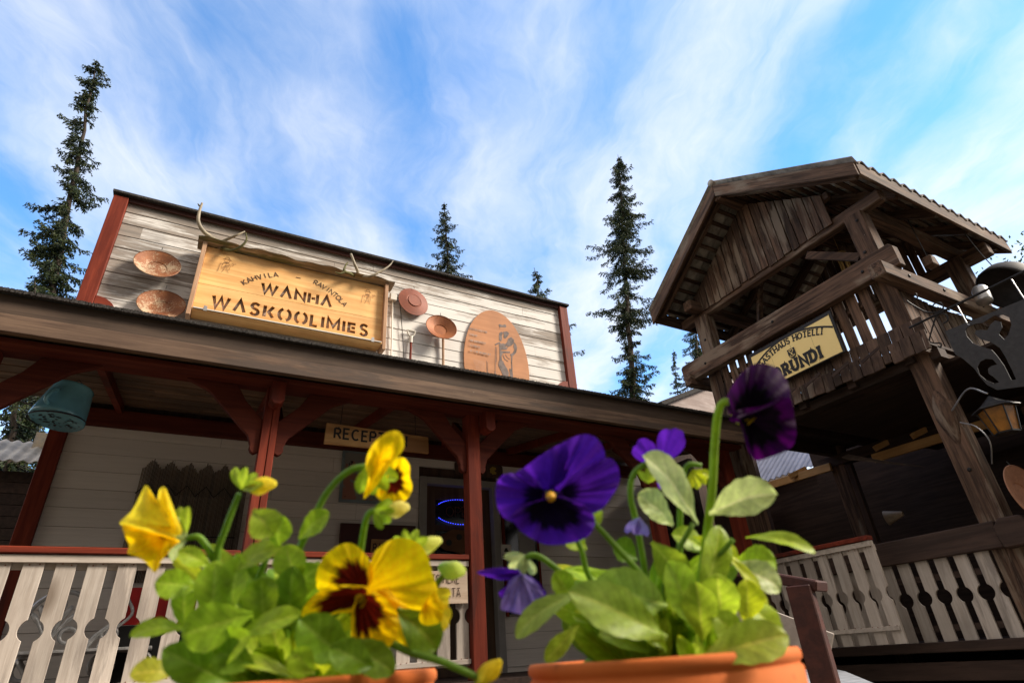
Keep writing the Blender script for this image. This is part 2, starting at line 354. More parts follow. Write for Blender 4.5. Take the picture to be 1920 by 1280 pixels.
_P.inputs['Roughness'].default_value = .8; _P.inputs['Specular IOR Level'].default_value = .2; _L.new(_g.bump(_f, .15, .003), _P.inputs['Normal'])
def emis(name, c, s):
    mt, nt, N, L, P = NT(name); P.inputs['Base Color'].default_value = (*c, 1); P.inputs['Emission Color'].default_value = (*c, 1); P.inputs['Emission Strength'].default_value = s
    return mt
m_led = emis('blue_led', (.04, .06, 1.), 2.2); m_bulb = emis('warm_bulb', (1, .75, .3), 6.)
m_needle = attr_mat('spruce_needles', .6, .15, .3)
m_bark = wood('spruce_bark', (.075, .058, .045), (.03, .022, .017), 2, .95, 30, isl=.1, bump=1.)
m_leaf = attr_mat('pansy_leaf', .48, .46, .35, .3)
m_moss2 = attr_mat('moss_and_grass', .7, .2, .2, .3)
m_petal = attr_mat('pansy_petal', .6, .56, .15, .35, 0, 1.25)

# ------------------------------------------------------------------ ground
def ground():
    mt, nt, N, L, P = NT('gravel_yard'); g = G(nt)
    f = g.noise(30, (1, 1, 1), 6, .7); f2 = g.noise(.35, (1, 1, 1), 4, .6)
    c = g.mix(g.ramp(f, .3, .7), (.13, .10, .07), (.21, .165, .115)); c = g.mix(g.ramp(f2, .5, .62), c, g.mix(g.ramp(f, .3, .7), (.03, .05, .015), (.07, .09, .03)))
    L.new(c, P.inputs['Base Color']); P.inputs['Roughness'].default_value = .95; L.new(g.bump(f, .6, .03), P.inputs['Normal'])
    b = MB(); b.add([(-300, -300, -.62), (300, -300, -.62), (300, 300, -.62), (-300, 300, -.62)], [(0, 1, 2, 3)])
    tag(b.build('ground', mt, None), 'gravel yard with grassy patches', None, None, 'structure')
ground()
b = MB(); b.prism([(2.93, 1.9), (3.9, 2.7), (4.38, 3.16), (4.1, 3.6), (2.9, 2.9), (2.3, 2.2)], (0, 0, -.616), (1, 0, 0), (0, 1, 0), (0, 0, .416))
tag(b.build('stone_path', plain('grey_stone', (.30, .31, .33), .9, 0, .2, 18, .2, .5), None, bev=.01), 'grey stone slab beside the steps', None, None, 'structure')
GRASS = []
def grass(c, n, spread, h, label):
    b = MB(); r = random.Random(int(c[0]*100))
    for i in range(n):
        a = r.uniform(0, 6.28); q = r.random()**.7*spread; x = c[0]+math.cos(a)*q; y = c[1]+math.sin(a)*q; hh = h*r.uniform(.5, 1.1); lx = r.uniform(-.4, .4)*hh; ly = r.uniform(-.4, .4)*hh
        s = .006; t = r.uniform(0, 3.14); dx, dy = math.cos(t)*s, math.sin(t)*s
        p = [(x-dx, y-dy, -.62), (x+dx, y+dy, -.62), (x+dx*.6+lx*.4, y+dy*.6+ly*.4, -.62+hh*.6), (x-dx*.6+lx*.4, y-dy*.6+ly*.4, -.62+hh*.6), (x+lx, y+ly, -.62+hh)]
        k = r.uniform(.7, 1.3); cc = (.08*k, .13*k, .025*k)
        b.add(p, [(0, 1, 2, 3), (3, 2, 4)], cc)
    tag(b.build('grass', m_moss2, None, colors=True), label, None, None, 'stuff')
grass((5.75, 2.75), 60, .4, .20, 'grass tuft growing below the brown tower rail')
grass((5.8, 2.0), 60, .4, .14, 'short grass at the right post of the tower')

# ------------------------------------------------------------------ stroke lettering
def arc(cx, cy, rx, ry, a0, a1, n=10): return [(cx+rx*math.cos(R(a0+(a1-a0)*k/n)), cy+ry*math.sin(R(a0+(a1-a0)*k/n))) for k in range(n+1)]
GL = {
 'A': (.8, [[(0, 0), (.4, 1), (.8, 0)], [(.17, .33), (.63, .33)]]), 'Λ': (.85, [[(0, 0), (.42, 1), (.85, 0)]]),
 'Ä': (.8, [[(0, 0), (.4, .9), (.8, 0)], [(.17, .33), (.63, .33)], [(.08, 1.02), (.72, 1.02)]]),
 'B': (.65, [[(0, 0), (0, 1)], [(0, 1), (.35, 1)]+arc(.35, .76, .22, .24, 90, -90)+[(0, .52)], arc(.35, .26, .27, .26, 90, -90)+[(0, 0)]]),
 'C': (.72, [arc(.42, .5, .42, .5, 50, 310, 14)]), 'D': (.75, [[(0, 0), (0, 1)], [(0, 1), (.3, 1)]+arc(.3, .5, .42, .5, 90, -90, 12)+[(0, 0)]]),
 'E': (.62, [[(.62, 1), (0, 1), (0, 0), (.62, 0)], [(.06, .52), (.52, .52)]]), 'G': (.8, [arc(.42, .5, .42, .5, 50, 330, 14)+[(.78, .45), (.5, .45)]]),
 'H': (.74, [[(0, 0), (0, 1)], [(.74, 0), (.74, 1)], [(.06, .52), (.68, .52)]]), 'I': (0., [[(0, 0), (0, 1)]]),
 'K': (.72, [[(0, 0), (0, 1)], [(.68, 1), (.10, .48), (.72, 0)]]), 'L': (.55, [[(0, 1), (0, 0), (.55, 0)]]),
 'M': (1., [[(0, 0), (0, 1), (.5, .25), (1., 1), (1., 0)]]), 'N': (.78, [[(0, 0), (0, 1), (.78, 0), (.78, 1)]]),
 'O': (.84, [arc(.42, .5, .42, .5, 90, 450, 22)]), 'ʘ': (.95, [arc(.46, .5, .44, .5, 106, 254, 12), arc(.54, .5, .44, .5, 74, -74, 12)]),
 'P': (.62, [[(0, 0), (0, 1)], [(0, 1), (.35, 1)]+arc(.35, .73, .27, .27, 90, -90)+[(0, .46)]]),
 'R': (.68, [[(0, 0), (0, 1)], [(0, 1), (.35, 1)]+arc(.35, .74, .26, .26, 90, -90)+[(0, .48)], [(.32, .46), (.68, 0)]]),
 'S': (.66, [[(.64, .86)]+arc(.34, .76, .28, .24, 60, 250, 9)+arc(.32, .25, .30, .26, 75, -120, 11)+[(.02, .16)]]),
 'T': (.74, [[(0, 1), (.74, 1)], [(.37, .95), (.37, 0)]]), 'U': (.74, [[(0, 1), (0, .35)]+arc(.37, .35, .37, .35, 180, 360)+[(.74, 1)]]),
 'V': (.76, [[(0, 1), (.38, 0), (.76, 1)]]), 'W': (1.25, [[(0, 1), (.3, 0), (.62, .92), (.94, 0), (1.25, 1)]]),
 '-': (.5, [[(0, .5), (.5, .5)]]), ' ': (.35, []), '.': (0, [[(0, 0), (0, .08)]]), 'N2': (0, [])}
def offs(pl, t):
    """left/right outlines of a polyline, mitred"""
    n = len(pl); L_, R_ = [], []
    for i in range(n):
        p = Vector(pl[i]); d1 = (p-Vector(pl[i-1])).normalized() if i else None; d2 = (Vector(pl[i+1])-p).normalized() if i < n-1 else None
        if d1 is None: d1 = d2
        if d2 is None: d2 = d1
        n1 = Vector((-d1.y, d1.x)); n2 = Vector((-d2.y, d2.x)); mm = n1+n2
        mm = n1 if mm.length < 1e-4 else mm.normalized(); k = min(1/max(mm.dot(n1), .2), 2.4)
        L_.append(p+mm*k*t/2); R_.append(p-mm*k*t/2)
    return L_, R_
def layout(text, h, gap=.22, sx=1.):
    x = 0; out = []
    for ch in text:
        w, st = GL[ch]; out.append((x, w*h*sx, [[(x+px*h*sx, py*h) for px, py in s] for s in st])); x += (w*sx+gap)*h
    return out, x-gap*h
def paint(b, text, h, t, o, U, V, nrm, gap=.22, sx=1., warp=None, serif=0, lift=.002, jit=0):
    """flat painted strokes, a hair proud of the surface"""
    o, U, V, nrm = map(Vector, (o, U, V, nrm)); lay, tot = layout(text, h, gap, sx); k = 0; rr = random.Random(len(text))
    for x, w, strokes in lay:
        j1, j2 = rr.uniform(-jit, jit)*h, rr.uniform(-jit, jit)*h
        ex = []
        if serif:
            for s in strokes:
                for e, q in ((0, 1), (-1, -2)):
                    p = Vector(s[e]); d = (p-Vector(s[q])).normalized()
                    if abs(d.y) > .5 and (abs(p.y) < .02*h or abs(p.y-h) < .02*h): ex.append([(p.x-serif*h, p.y), (p.x+serif*h, p.y)])
        for s in strokes+ex:
            if warp:
                dense = []
                for a, c in zip(s, s[1:]):
                    dense += [(a[0]+(c[0]-a[0])*i/4, a[1]+(c[1]-a[1])*i/4) for i in range(4)]
                s = dense+[s[-1]]; s = [warp(px, py, x+w/2, tot) for px, py in s]
            s = [(px+j1, py+j2) for px, py in s]
            A, B = offs(s, t*(1. if s not in ex else .8)); k += 1; q = lift+k*.00012
            P = [o+U*a.x+V*a.y+nrm*q for a in A]+[o+U*a.x+V*a.y+nrm*q for a in B]; n = len(A)
            b.add(P, [(i, i+1, n+i+1, n+i) for i in range(n-1)])
    return tot
def cutplate(name, mat, outer, holes, o, U, V, thick, parent=None, label=None):
    """sheet with real holes: 2-D curve filled between outline and holes, extruded"""
    cu = bpy.data.curves.new(name, 'CURVE'); cu.dimensions = '2D'; cu.fill_mode = 'BOTH'; cu.extrude = thick/2
    for poly in [outer]+holes:
        sp = cu.splines.new('POLY'); sp.points.add(len(poly)-1); sp.use_cyclic_u = True
        for i, p in enumerate(poly): sp.points[i].co = (p[0], p[1], 0, 1)
    tmp = bpy.data.objects.new('tmp', cu); COL.objects.link(tmp)
    bpy.context.view_layer.update()
    me = bpy.data.meshes.new_from_object(tmp.evaluated_get(bpy.context.evaluated_depsgraph_get()))
    bpy.data.objects.remove(tmp); bpy.data.curves.remove(cu)
    U, V = Vector(U), Vector(V); Nn = U.cross(V); b = MB(); o = Vector(o)
    b.add([o+U*v.co.x+V*v.co.y+Nn*v.co.z for v in me.vertices], [list(p.vertices) for p in me.polygons])
    return b.build(name, mat, parent, label=label)

# ------------------------------------------------------------------ main building
YW = 6.36; ZB = 4.913-.166*40; DECK = -.12
def siding(b, x0, x1, z0, z1, Y, holes=(), r=rnd):
    k0 = math.floor((z0-ZB)/.166)
    for k in range(k0, 200):
        za = max(ZB+k*.166, z0); zb = min(ZB+(k+1)*.166, z1)
        if za >= z1: break
        if zb-za < .01: continue
        xs = [(x0, x1)]
        for hx0, hx1, hz0, hz1 in holes:
            if za < hz1 and zb > hz0:
                xs = [s for a, c in xs for s in ((a, min(c, hx0)), (max(a, hx1), c)) if s[1]-s[0] > .02]
        for a, c in xs:
            cuts = [a]; x = a+r.uniform(.8, 3.8)
            while x < c-.5: cuts.append(x); x += r.uniform(1.8, 3.8)
            cuts.append(c)
            for s, e in zip(cuts, cuts[1:]):
                j = r.uniform(-.0015, .0015)
                v = [(x_, y_, z_) for x_ in (s+.0015, e-.0015) for y_, z_ in ((Y+.03, za+.002), (Y-.010+j, za+.002), (Y-.003+j, zb-.001), (Y+.03, zb-.001))]
                b.add(v, [(0, 1, 2, 3), (7, 6, 5, 4), (0, 4, 5, 1), (1, 5, 6, 2), (2, 6, 7, 3), (3, 7, 4, 0)])
bld = thing('timber_building', (2., 6.36, -.62), 'white boarded restaurant with high false front and brown covered porch', 'building')
b = MB(); siding(b, -1.11, 6.6, DECK, 2.36, YW, [(2.33, 3.37, -1, 1.97)]); b.build('siding_wall', m_wall, bld)
b = MB(); b.box(-1.25, -1.11, YW-.05, YW+.10, DECK, 2.9); b.build('corner_board', m_red, bld, bev=.004)
b = MB(); b.box(-1.1, 2.33, YW+.04, YW+.12, -.62, 3.3); b.box(3.37, 8.5, YW+.04, YW+.12, -.62, 3.3); b.box(2.33, 3.37, YW+.04, YW+.12, 1.97, 3.3)
b.box(-1.1, -.98, YW+.12, 12, -.62, 3.3); b.box(8.38, 8.5, YW+.12, 12, -.62, 3.3); b.box(-.98, 8.38, 11.9, 12, -.62, 3.3); b.build('building_shell', m_darkz, bld)
b = MB(); b.add([(-1.3, 6.5, 3.3), (8.8, 6.5, 3.3), (8.8, 9.3, 4.2), (-1.3, 9.3, 4.2), (-1.3, 12.3, 3.2), (8.8, 12.3, 3.2)], [(0, 1, 2, 3), (3, 2, 5, 4)]); b.build('roof', m_felt, bld, solid=.08)
b = MB(); b.box(-.9, 8.3, 6.5, 11.8, -.2, -.14); b.build('floor', m_dark, bld)
# false front
par = MB(); siding(par, -1.25, 4.63, 2.6, 4.90, YW); pr = par.build('false_front', m_par, bld, label='worn white boarded false front above the porch roof')
b = MB(); b.box(-1.25, 4.63, YW+.04, YW+.16, 2.6, 4.88); b.build('backing', m_fas, pr)
for x0, x1 in ((-1.395, -1.25), (4.63, 4.775)):
    b = MB(); b.box(x0, x1, YW-.07, YW+.14, 3.40, 4.90); b.build('trim_board', m_red, pr, bev=.005)
for sgn, xe in ((1, -1.25), (-1, 4.63)):
    poly = [(0, 0)]+[(.20*math.cos(R(a)), .17*math.sin(R(a))) for a in range(0, 91, 10)]
    b = MB(); b.prism([(sgn*p, q) for p, q in poly], (xe+sgn*.002, YW-.06, 3.40), (1, 0, 0), (0, 0, 1), (0, .06, 0)); b.build('scroll_bracket', m_redx, pr, bev=.003)
    b = MB(); xa, xb = (-1.395, -1.05) if sgn > 0 else (4.43, 4.775); b.box(xa, xb, YW-.08, YW+.14, 3.30, 3.398); b.build('trim_foot', m_redx, pr, bev=.01)
b = MB(); b.box(-1.41, 4.80, YW-.10, YW+.2, 4.925, 4.955); b.build('cap_board', m_felt, pr)
b = MB(); b.box(-1.24, 4.62, YW-.045, YW-.02, 4.865, 4.924); b.build('cap_trim', m_dred, pr)
# porch
ROOFX0, ROOFX1 = -2.4, 5.75
b = MB(); b.beam((ROOFX0, 4.262, 2.215), (ROOFX1, 4.262, 2.215), .03, .155); b.build('fascia_board', m_fas2, bld, bev=.003)
b = MB(); b.beam((ROOFX0, 4.232, 2.075), (ROOFX1, 4.232, 2.075), .035, .125); b.build('fascia_board', m_fas, bld, bev=.003)
b = MB()
def roofz(y): return 2.302+(y-4.2)*.16
rr = random.Random(3)
b.add([(ROOFX0, 4.21, roofz(4.21)), (ROOFX1, 4.21, roofz(4.21)), (ROOFX1, 6.34, roofz(6.34)), (ROOFX0, 6.34, roofz(6.34))], [(0, 1, 2, 3)])
b.build('porch_roof', m_felt, bld, solid=.025)
b = MB()
for i in range(1600):
    x = ROOFX0+(ROOFX1-ROOFX0)*i/1600; s = rr.uniform(.004, .012); b.box(x, x+.008, 4.20-s*.5, 4.22, 2.297-s, 2.307+s*.7)
b.build('felt_edge', m_felt, bld)
b = MB(); y = 4.30; k = 0
def ceilz(y): return 2.06+(y-4.3)*.17
while y < 6.3:
    w = .118; z = ceilz(y); z2 = ceilz(y+w); dz = .004*(k % 2); xx = -1.6
    for xe in (-.2+rr.uniform(-.3, .3), 1.6+rr.uniform(-.4, .4), 3.6+rr.uniform(-.4, .4), 5.7):
        b.add([(x_, y_, z_) for x_ in (xx, xe-.003) for y_, z_ in ((y, z+dz), (y+w-.006, z2+dz), (y+w-.006, z2+.02), (y, z+.02))], [(0, 1, 2, 3), (7, 6, 5, 4), (0, 4, 5, 1), (1, 5, 6, 2), (2, 6, 7, 3), (3, 7, 4, 0)]); xx = xe
    y += w; k += 1
b.build('ceiling_boards', m_ceil, bld)
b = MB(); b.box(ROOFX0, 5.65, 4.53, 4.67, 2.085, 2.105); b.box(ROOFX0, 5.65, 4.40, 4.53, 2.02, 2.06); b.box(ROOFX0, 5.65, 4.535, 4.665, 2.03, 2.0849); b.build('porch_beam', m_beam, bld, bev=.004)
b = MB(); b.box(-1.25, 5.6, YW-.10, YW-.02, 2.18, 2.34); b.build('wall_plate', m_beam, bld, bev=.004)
b = MB(); b.box(-1.7, 6.0, 4.38, 6.34, DECK-.05, DECK); b.box(-1.7, 6.0, 4.40, 4.44, -.615, DECK-.05); b.build('porch_deck', m_dark, bld)
postx = [(-1.43, -1.30), (.385, .497), (2.128, 2.250), (4.24, 4.36), (5.44, 5.58)]
bz = []
for i, (x0, x1) in enumerate(postx):
    b = MB()
    if i == 1: b.box(x0, x0+.060, 4.545, 4.66, DECK, 2.03); b.box(x0+.063, x1, 4.54, 4.655, DECK, 2.03)
    else: b.box(x0, x1, 4.54, 4.66, DECK, 2.03)
    p = b.build('porch_post', m_red, bld, bev=.004)
    for sg in (-1, 1):
        if i == 0 and sg < 0 or i == 4 and sg > 0: continue
        xe = x1 if sg > 0 else x0
        poly = [(0, 1.63), (0, 1.50)]+[(.012+.055*math.sin(R(a)), 1.535-.055*math.cos(R(a))) for a in (20, 50, 80, 110)]+[(.09, 1.625), (.40, 1.94), (.44, 1.965), (.58, 2.028), (.22, 2.028), (.14, 1.90), (.0, 1.76)]
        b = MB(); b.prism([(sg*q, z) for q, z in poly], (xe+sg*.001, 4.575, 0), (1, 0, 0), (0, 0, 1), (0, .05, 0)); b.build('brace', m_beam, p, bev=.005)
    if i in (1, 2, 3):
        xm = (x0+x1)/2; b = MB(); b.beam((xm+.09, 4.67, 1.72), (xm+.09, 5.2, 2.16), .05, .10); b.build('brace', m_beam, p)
        xs = {1: .40, 2: 2.24, 3: 4.33}[i]; b = MB(); b.prism([(0, 1.86), (.03, 1.83), (.07, 1.83), (.10, 1.86), (.10, 2.02), (0, 2.02)], (xs, 4.38, 0), (1, 0, 0), (0, 0, 1), (0, .14, 0)); b.build('rafter_end', m_red, p, bev=.005)
for x in (-.75, .44, 1.45, 2.6, 3.5, 4.3):
    b = MB(); b.beam((x, 4.68, ceilz(4.68)-.045), (x, 6.26, ceilz(6.26)-.045), .05, .08); b.build('rafter', m_red, bld)
# door and things on the wall
dr = thing('entrance_door', (2.85, YW, DECK), 'dark wooden glazed door in a pale grey frame behind the porch post', 'door')
b = MB(); b.box(2.335, 2.42, YW-.04, YW+.12, DECK, 1.965); b.box(3.28, 3.365, YW-.04, YW+.12, DECK, 1.965); b.box(2.42, 3.28, YW-.04, YW+.12, 1.88, 1.965); b.build('door_frame', m_frame, dr, bev=.004)
b = MB(); b.box(2.422, 2.56, YW+.05, YW+.09, DECK, 1.878); b.box(3.15, 3.278, YW+.05, YW+.09, DECK, 1.878); b.box(2.56, 3.15, YW+.05, YW+.09, 1.72, 1.878); b.box(2.56, 3.15, YW+.05, YW+.09, 1.36, 1.43); b.box(2.56, 3.15, YW+.05, YW+.09, DECK, .75)
b.build('door_leaf', wood('door_timber', (.10, .055, .03), (.05, .027, .016), 2, .6, 12, isl=.2), dr, bev=.004)
b = MB(); b.box(2.56, 3.15, YW+.062, YW+.07, .75, 1.72); b.build('glass', m_glassd, dr)
b = MB(); b.box(3.17, 3.19, YW+.0, YW+.05, .85, .87); b.tube([(3.18, YW, .86), (3.06, YW, .86)], .01); b.build('handle', m_galv, dr)
neon = thing('open_sign', (2.85, YW+.03, 1.45), 'unlit OPEN letters inside a glowing blue LED oval on the door glass', 'neon sign')
b = MB()
for k in range(64):
    a = 2*math.pi*k/64
    if abs(math.cos(a)) > .86 : continue
    c = Vector((2.87+.33*math.cos(a), YW+.03, 1.585+.145*math.sin(a))); b.lathe([(.0001, -.006), (.0042, -.002), (.0042, .003), (.0001, .006)], c, (0, 1, 0), 6)
b.build('led_ring', m_led, neon)
b = MB(); paint(b, 'OPEN', .11, .012, (2.69, YW+.034, 1.53), (1, 0, 0), (0, 0, 1), (0, -1, 0), gap=.2); b.build('letters', plain('dim_red', (.06, .01, .01), .5), neon)
b = MB(); b.prism([(.3*math.cos(a/12*3.1416)*(1+.08*math.cos(a)), .13*math.sin(a/12*3.1416)+.01*math.sin(a*2)) for a in range(24)], (2.86, YW+.012, 1.245), (1, 0, 0), (0, 0, 1), (0, .02, 0))
pk = thing('wooden_cutout', (2.86, YW+.02, 1.1), 'round brown wooden cut-out with dark spots fixed to the door', 'decoration'); b.build('board', wood('orange_wood', (.16, .07, .025), (.10, .04, .015), 0, .6, 8), pk)
for dx, dz in ((-.15, -.02), (-.02, .045), (.14, .0)):
    b = MB(); b.lathe([(.0001, 0), (.035, 0), (.035, .006), (.0001, .006)], (2.86+dx, YW+.003, 1.245+dz), (0, 1, 0), 12); b.build('spot', m_ink, pk)
# black notice board right of the door, sticker, papers
nb = thing('notice_board', (3.6, YW-.03, .4), 'narrow black notice board on the wall right of the door', 'notice board')
b = MB(); b.box(3.42, 3.86, YW-.045, YW-.02, .45, 1.62); b.build('board', m_glassd, nb)
b = MB(); b.box(3.86, 3.89, YW-.05, YW-.02, .43, 1.64); b.box(3.39, 3.42, YW-.05, YW-.02, .43, 1.64); b.build('frame', m_red, nb)
st = thing('sticker', (3.42, YW-.05, 1.03), 'small white sticker with a dark emblem on the black notice board', 'sticker')
b = MB(); b.box(3.35, 3.49, YW-.056, YW-.053, 1.04, 1.21); b.build('paper', m_white, st)
b = MB(); b.prism([(-.035, 0), (-.02, .012), (-.012, .035), (0, .03), (.012, .04), (.02, .012), (.035, 0), (.02, -.008), (-.02, -.008)], (3.42, YW-.0575, 1.135), (1, 0, 0), (0, 0, 1), (0, .001, 0))
for z in (1.085, 1.06):
    for k in range(7): b.box(3.365+k*.016, 3.377+k*.016, YW-.0578, YW-.0565, z, z+.012)
b.build('print', m_ink, st)
b = MB(); b.box(3.60, 3.83, YW-.05, YW-.047, 1.10, 1.36); solo(b, 'paper_sheet', m_frame, 'plain pale sheet of paper pinned to the black notice board', 'paper')
pq = thing('door_plaque', (3.1, YW-.03, 2.08), 'dark wooden plaque with a yellow emblem above the entrance door', 'plaque')
b = MB(); b.prism([(-.33, -.06), (-.30, -.085), (.30, -.085), (.33, -.06), (.33, .06), (.30, .085), (-.30, .085), (-.33, .06)], (3.11, YW-.05, 2.10), (1, 0, 0), (0, 0, 1), (0, .03, 0)); b.build('board', m_darkz, pq, bev=.006)
b = MB()
for k in range(7): b.lathe([(.0001, 0), (.018, 0), (.018, .004), (.0001, .004)], (3.30+.035*math.cos(k*.9)*(k > 0), YW-.056, 2.10+.035*math.sin(k*.9)*(k > 0)), (0, 1, 0), 10)
b.build('emblem', plain('old_yellow', (.4, .28, .05), .6), pq)
po = thing('poster', (1.62, YW-.03, 1.6), 'framed poster of a pink figure and black blot under the reception sign', 'poster')
b = MB(); x0, x1, z0, z1 = 1.41, 1.93, 1.605, 2.19
b.box(x0, x1, YW-.045, YW-.02, z0, z0+.03); b.box(x0, x1, YW-.045, YW-.02, z1-.03, z1); b.box(x0, x0+.03, YW-.045, YW-.02, z0+.03, z1-.03); b.box(x1-.03, x1, YW-.045, YW-.02, z0+.03, z1-.03); b.build('frame', plain('pale_blue_frame', (.20, .25, .27), .5), po)
mt, nt, N, L, P = NT('poster_print'); g = G(nt); f = g.noise(5, (1, 1, 1), 4, .6, .6); f2 = g.noise(9, (1, 1, 1), 3, .5, .3)
L.new(g.mix(g.ramp(f2, .62, .66), g.mix(g.ramp(f, .52, .56), (.25, .24, .22), (.35, .16, .12)), (.02, .02, .03)), P.inputs['Base Color']); P.inputs['Roughness'].default_value = .3
b = MB(); b.box(x0+.03, x1-.03, YW-.032, YW-.022, z0+.03, z1-.03); b.build('print', mt, po)
wp = thing('carved_panel', (1.87, YW-.03, .7), 'dark red panel with an orange carved board below the poster', 'panel')
b = MB(); b.box(1.45, 2.28, YW-.06, YW-.02, .72, 1.38); b.build('panel', plain('oxblood', (.06, .014, .012), .6), wp)
b = MB(); b.box(1.78, 2.24, YW-.085, YW-.062, .93, 1.22); cb = b.build('carved_board', m_recep, wp)
b = MB(); paint(b, 'RAVINTOLA', .07, .012, (1.80, YW-.086, 1.10), (1, 0, 0), (0, 0, 1), (0, -1, 0), gap=.16, sx=.75); b.build('carved_letters', m_burn, cb)
# bundle of thin sticks hanging on the wall
sk = thing('stick_screen', (.02, YW-.05, .8), 'dark hanging screen of thin upright sticks with zigzag top on the white wall', 'wall hanging')
b = MB(); n = 92
for i in range(n):
    x = -.45+i*.0102; ph = (i/n*6) % 1; top = 1.86+.09*abs(ph-.5)*-2+rr.uniform(-.01, .02)+.04
    b.tube([(x+rr.uniform(-.002, .002), YW-.035, .80), (x, YW-.035-.01*(i % 2), top)], .0038, 5, False)
b.build('sticks', wood('dry_sticks', (.17, .12, .075), (.05, .035, .025), 2, .8, 10, isl=.6), sk)
b = MB()
for z, zz in ((1.62, .05), (1.2, 0), (.95, 0)):
    b.tube([(-.46+i*.082, YW-.052, z+(zz if i % 2 else -zz)) for i in range(12)], .006, 5)
b.build('binding', m_wire, sk)
# blue enamel pot
mug = thing('enamel_pot', (-.95, 5., 1.72), 'big blue enamel pot with chipped base hanging under the porch corner', 'pot')
ax = Vector((.13, .13, 1)).normalized(); o = Vector((-.965, 5.0, 1.735))
b = MB(); b.lathe([(.0001, 0), (.168, 0), (.176, .010), (.172, .03), (.145, .20), (.128, .26), (.134, .272), (.122, .272), (.138, .2), (.16, .02), (.0001, .015)], o, ax, 40); b.build('body', m_blue, mug, smooth=True)
b = MB(); q = random.Random(9)
for k in range(90):
    a = q.uniform(0, 6.28); r_ = q.gauss(.085, .03); s = q.uniform(.004, .014); t = q.uniform(0, 3)
    ctr = o+Vector((math.cos(a)*r_, math.sin(a)*r_*.8, 0)); ctr.z = o.z-(ctr-o).dot(Vector((ax.x, ax.y, 0)))/ax.z-.0015-k*2e-5
    b.add([ctr+Vector((math.cos(t+i*1.05)*s*q.uniform(.5, 1.2), math.sin(t+i*1.05)*s*q.uniform(.5, 1.2), 0)) for i in range(6)], [list(range(6))])
b.build('chipped_patch', m_blued, mug, label='black chipped patch on the base')
b = MB(); b.tube([o+Vector((.175*math.cos(a), .175*math.sin(a), .006)) for a in [i*.2 for i in range(32)]], .006, 6); b.build('rim_bead', m_blued, mug)
b = MB(); b.tube(bezier([o+ax*.07+Vector((-.06, -.15, 0)), o+ax*.09+Vector((-.075, -.21, 0)), o+ax*.17+Vector((-.065, -.20, 0)), o+ax*.20+Vector((-.05, -.13, 0))], 5), .014, 8); b.build('handle', m_blue, mug, smooth=True)
b = MB(); b.tube([o+ax*.25+Vector((-.12, 0, 0)), o+ax*.36, o+ax*.25+Vector((.12, 0, 0))], .004, 5); b.build('hanging_wire', m_wire, mug)

# ------------------------------------------------------------------ notched railings
def slat_poly(w, z0, z1, zc, r, gap):
    """plank with a half-round notch on both edges; circle centred in the gap"""
    e = w/2; c = e+gap/2; a0 = math.acos((gap/2)/r); n = 8
    right = [(c-r*math.cos(-a0+2*a0*k/n), zc+r*math.sin(-a0+2*a0*k/n)) for k in range(n+1)]
    left = [(-x, z) for x, z in reversed(right)]
    return [(-e, z0), (e, z0)]+right+[(e, z1), (-e, z1)]+left
def railing(o0, direction, length, label, ztop=.785, zb=-.02, zc=.325, period=.161, wid=.104, r=.062, cap=m_redx, capw=.10, board=True, slat=m_slat, bmat=m_slatx, phase=0., group=None, nrm=None, lowz=.0):
    o0 = Vector(o0); U = Vector(direction).normalized(); Nn = Vector(nrm) if nrm else Vector((U.y, -U.x, 0))
    t = thing('railing', o0, label, 'railing', group)
    n = int(length/period)
    b = MB(); b.beam(o0+U*0+Vector((0, 0, ztop-.02)), o0+U*length+Vector((0, 0, ztop-.02)), capw, .04); b.build('top_rail', cap, t, bev=.005)
    if board:
        b = MB(); b.beam(o0+Nn*.022+Vector((0, 0, ztop-.068)), o0+U*length+Nn*.022+Vector((0, 0, ztop-.068)), .02, .045); b.build('upper_board', bmat, t, bev=.002)
    b = MB(); k = 0; x = phase
    while x+wid/2 < length+.02:
        b.prism(slat_poly(wid, zb, ztop-.045, zc+rnd.uniform(-.004, .004), r, period-wid), o0+U*x+Nn*rnd.uniform(-.012, -.008), U, (0, 0, 1), Nn*.02); x += period
    b.build('slats', slat, t, bev=.0015)
    b = MB(); x = phase
    while x+wid/2 < length+.02:
        for zz in (ztop-.10, .03+lowz):
            for e in (-.025, .025): b.lathe([(.0001, .0015), (.004, .001), (.0045, 0)], o0+U*(x+e+rnd.uniform(-.006, .006))+Nn*(.0125 if zz > .3 else .033)+Vector((0, 0, zz+rnd.uniform(-.006, .006))), Nn, 6)
        x += period
    b.build('nail_heads', m_rustB, t)
    b = MB(); b.beam(o0-Nn*.03+Vector((0, 0, ztop-.10)), o0+U*length-Nn*.03+Vector((0, 0, ztop-.10)), .03, .05); b.build('backing_rail', bmat, t, bev=.002); b = MB(); b.beam(o0+Nn*.022+Vector((0, 0, .01+lowz)), o0+U*length+Nn*.022+Vector((0, 0, .01+lowz)), .018, .035); b.build('bottom_rail', bmat, t, bev=.002)
    return t
railing((-1.28, 4.6, 0), (1, 0, 0), 1.655, 'white notched railing with red top at the left end of the porch', phase=.04, group=None, nrm=(0, -1, 0))
railing((.505, 4.6, 0), (1, 0, 0), 1.615, 'white notched railing carrying the tickets board between two red posts', phase=.11, nrm=(0, -1, 0))
railing((5.5, 3.19, 0), (0, 1, 0), 1.33, 'white notched side railing with red top beside the brown tower', phase=.04, zb=-.09, zc=.30, nrm=(-1, 0, 0), lowz=.02)
tk = thing('tickets_board', (1.92, 4.54, .4), 'pale wooden board reading TICKETS HERE on the railing behind the yellow pansy', 'sign')
b = MB(); b.box(1.60, 2.095, 4.548, 4.566, .415, .655); b.build('board', m_ticket, tk, bev=.002)
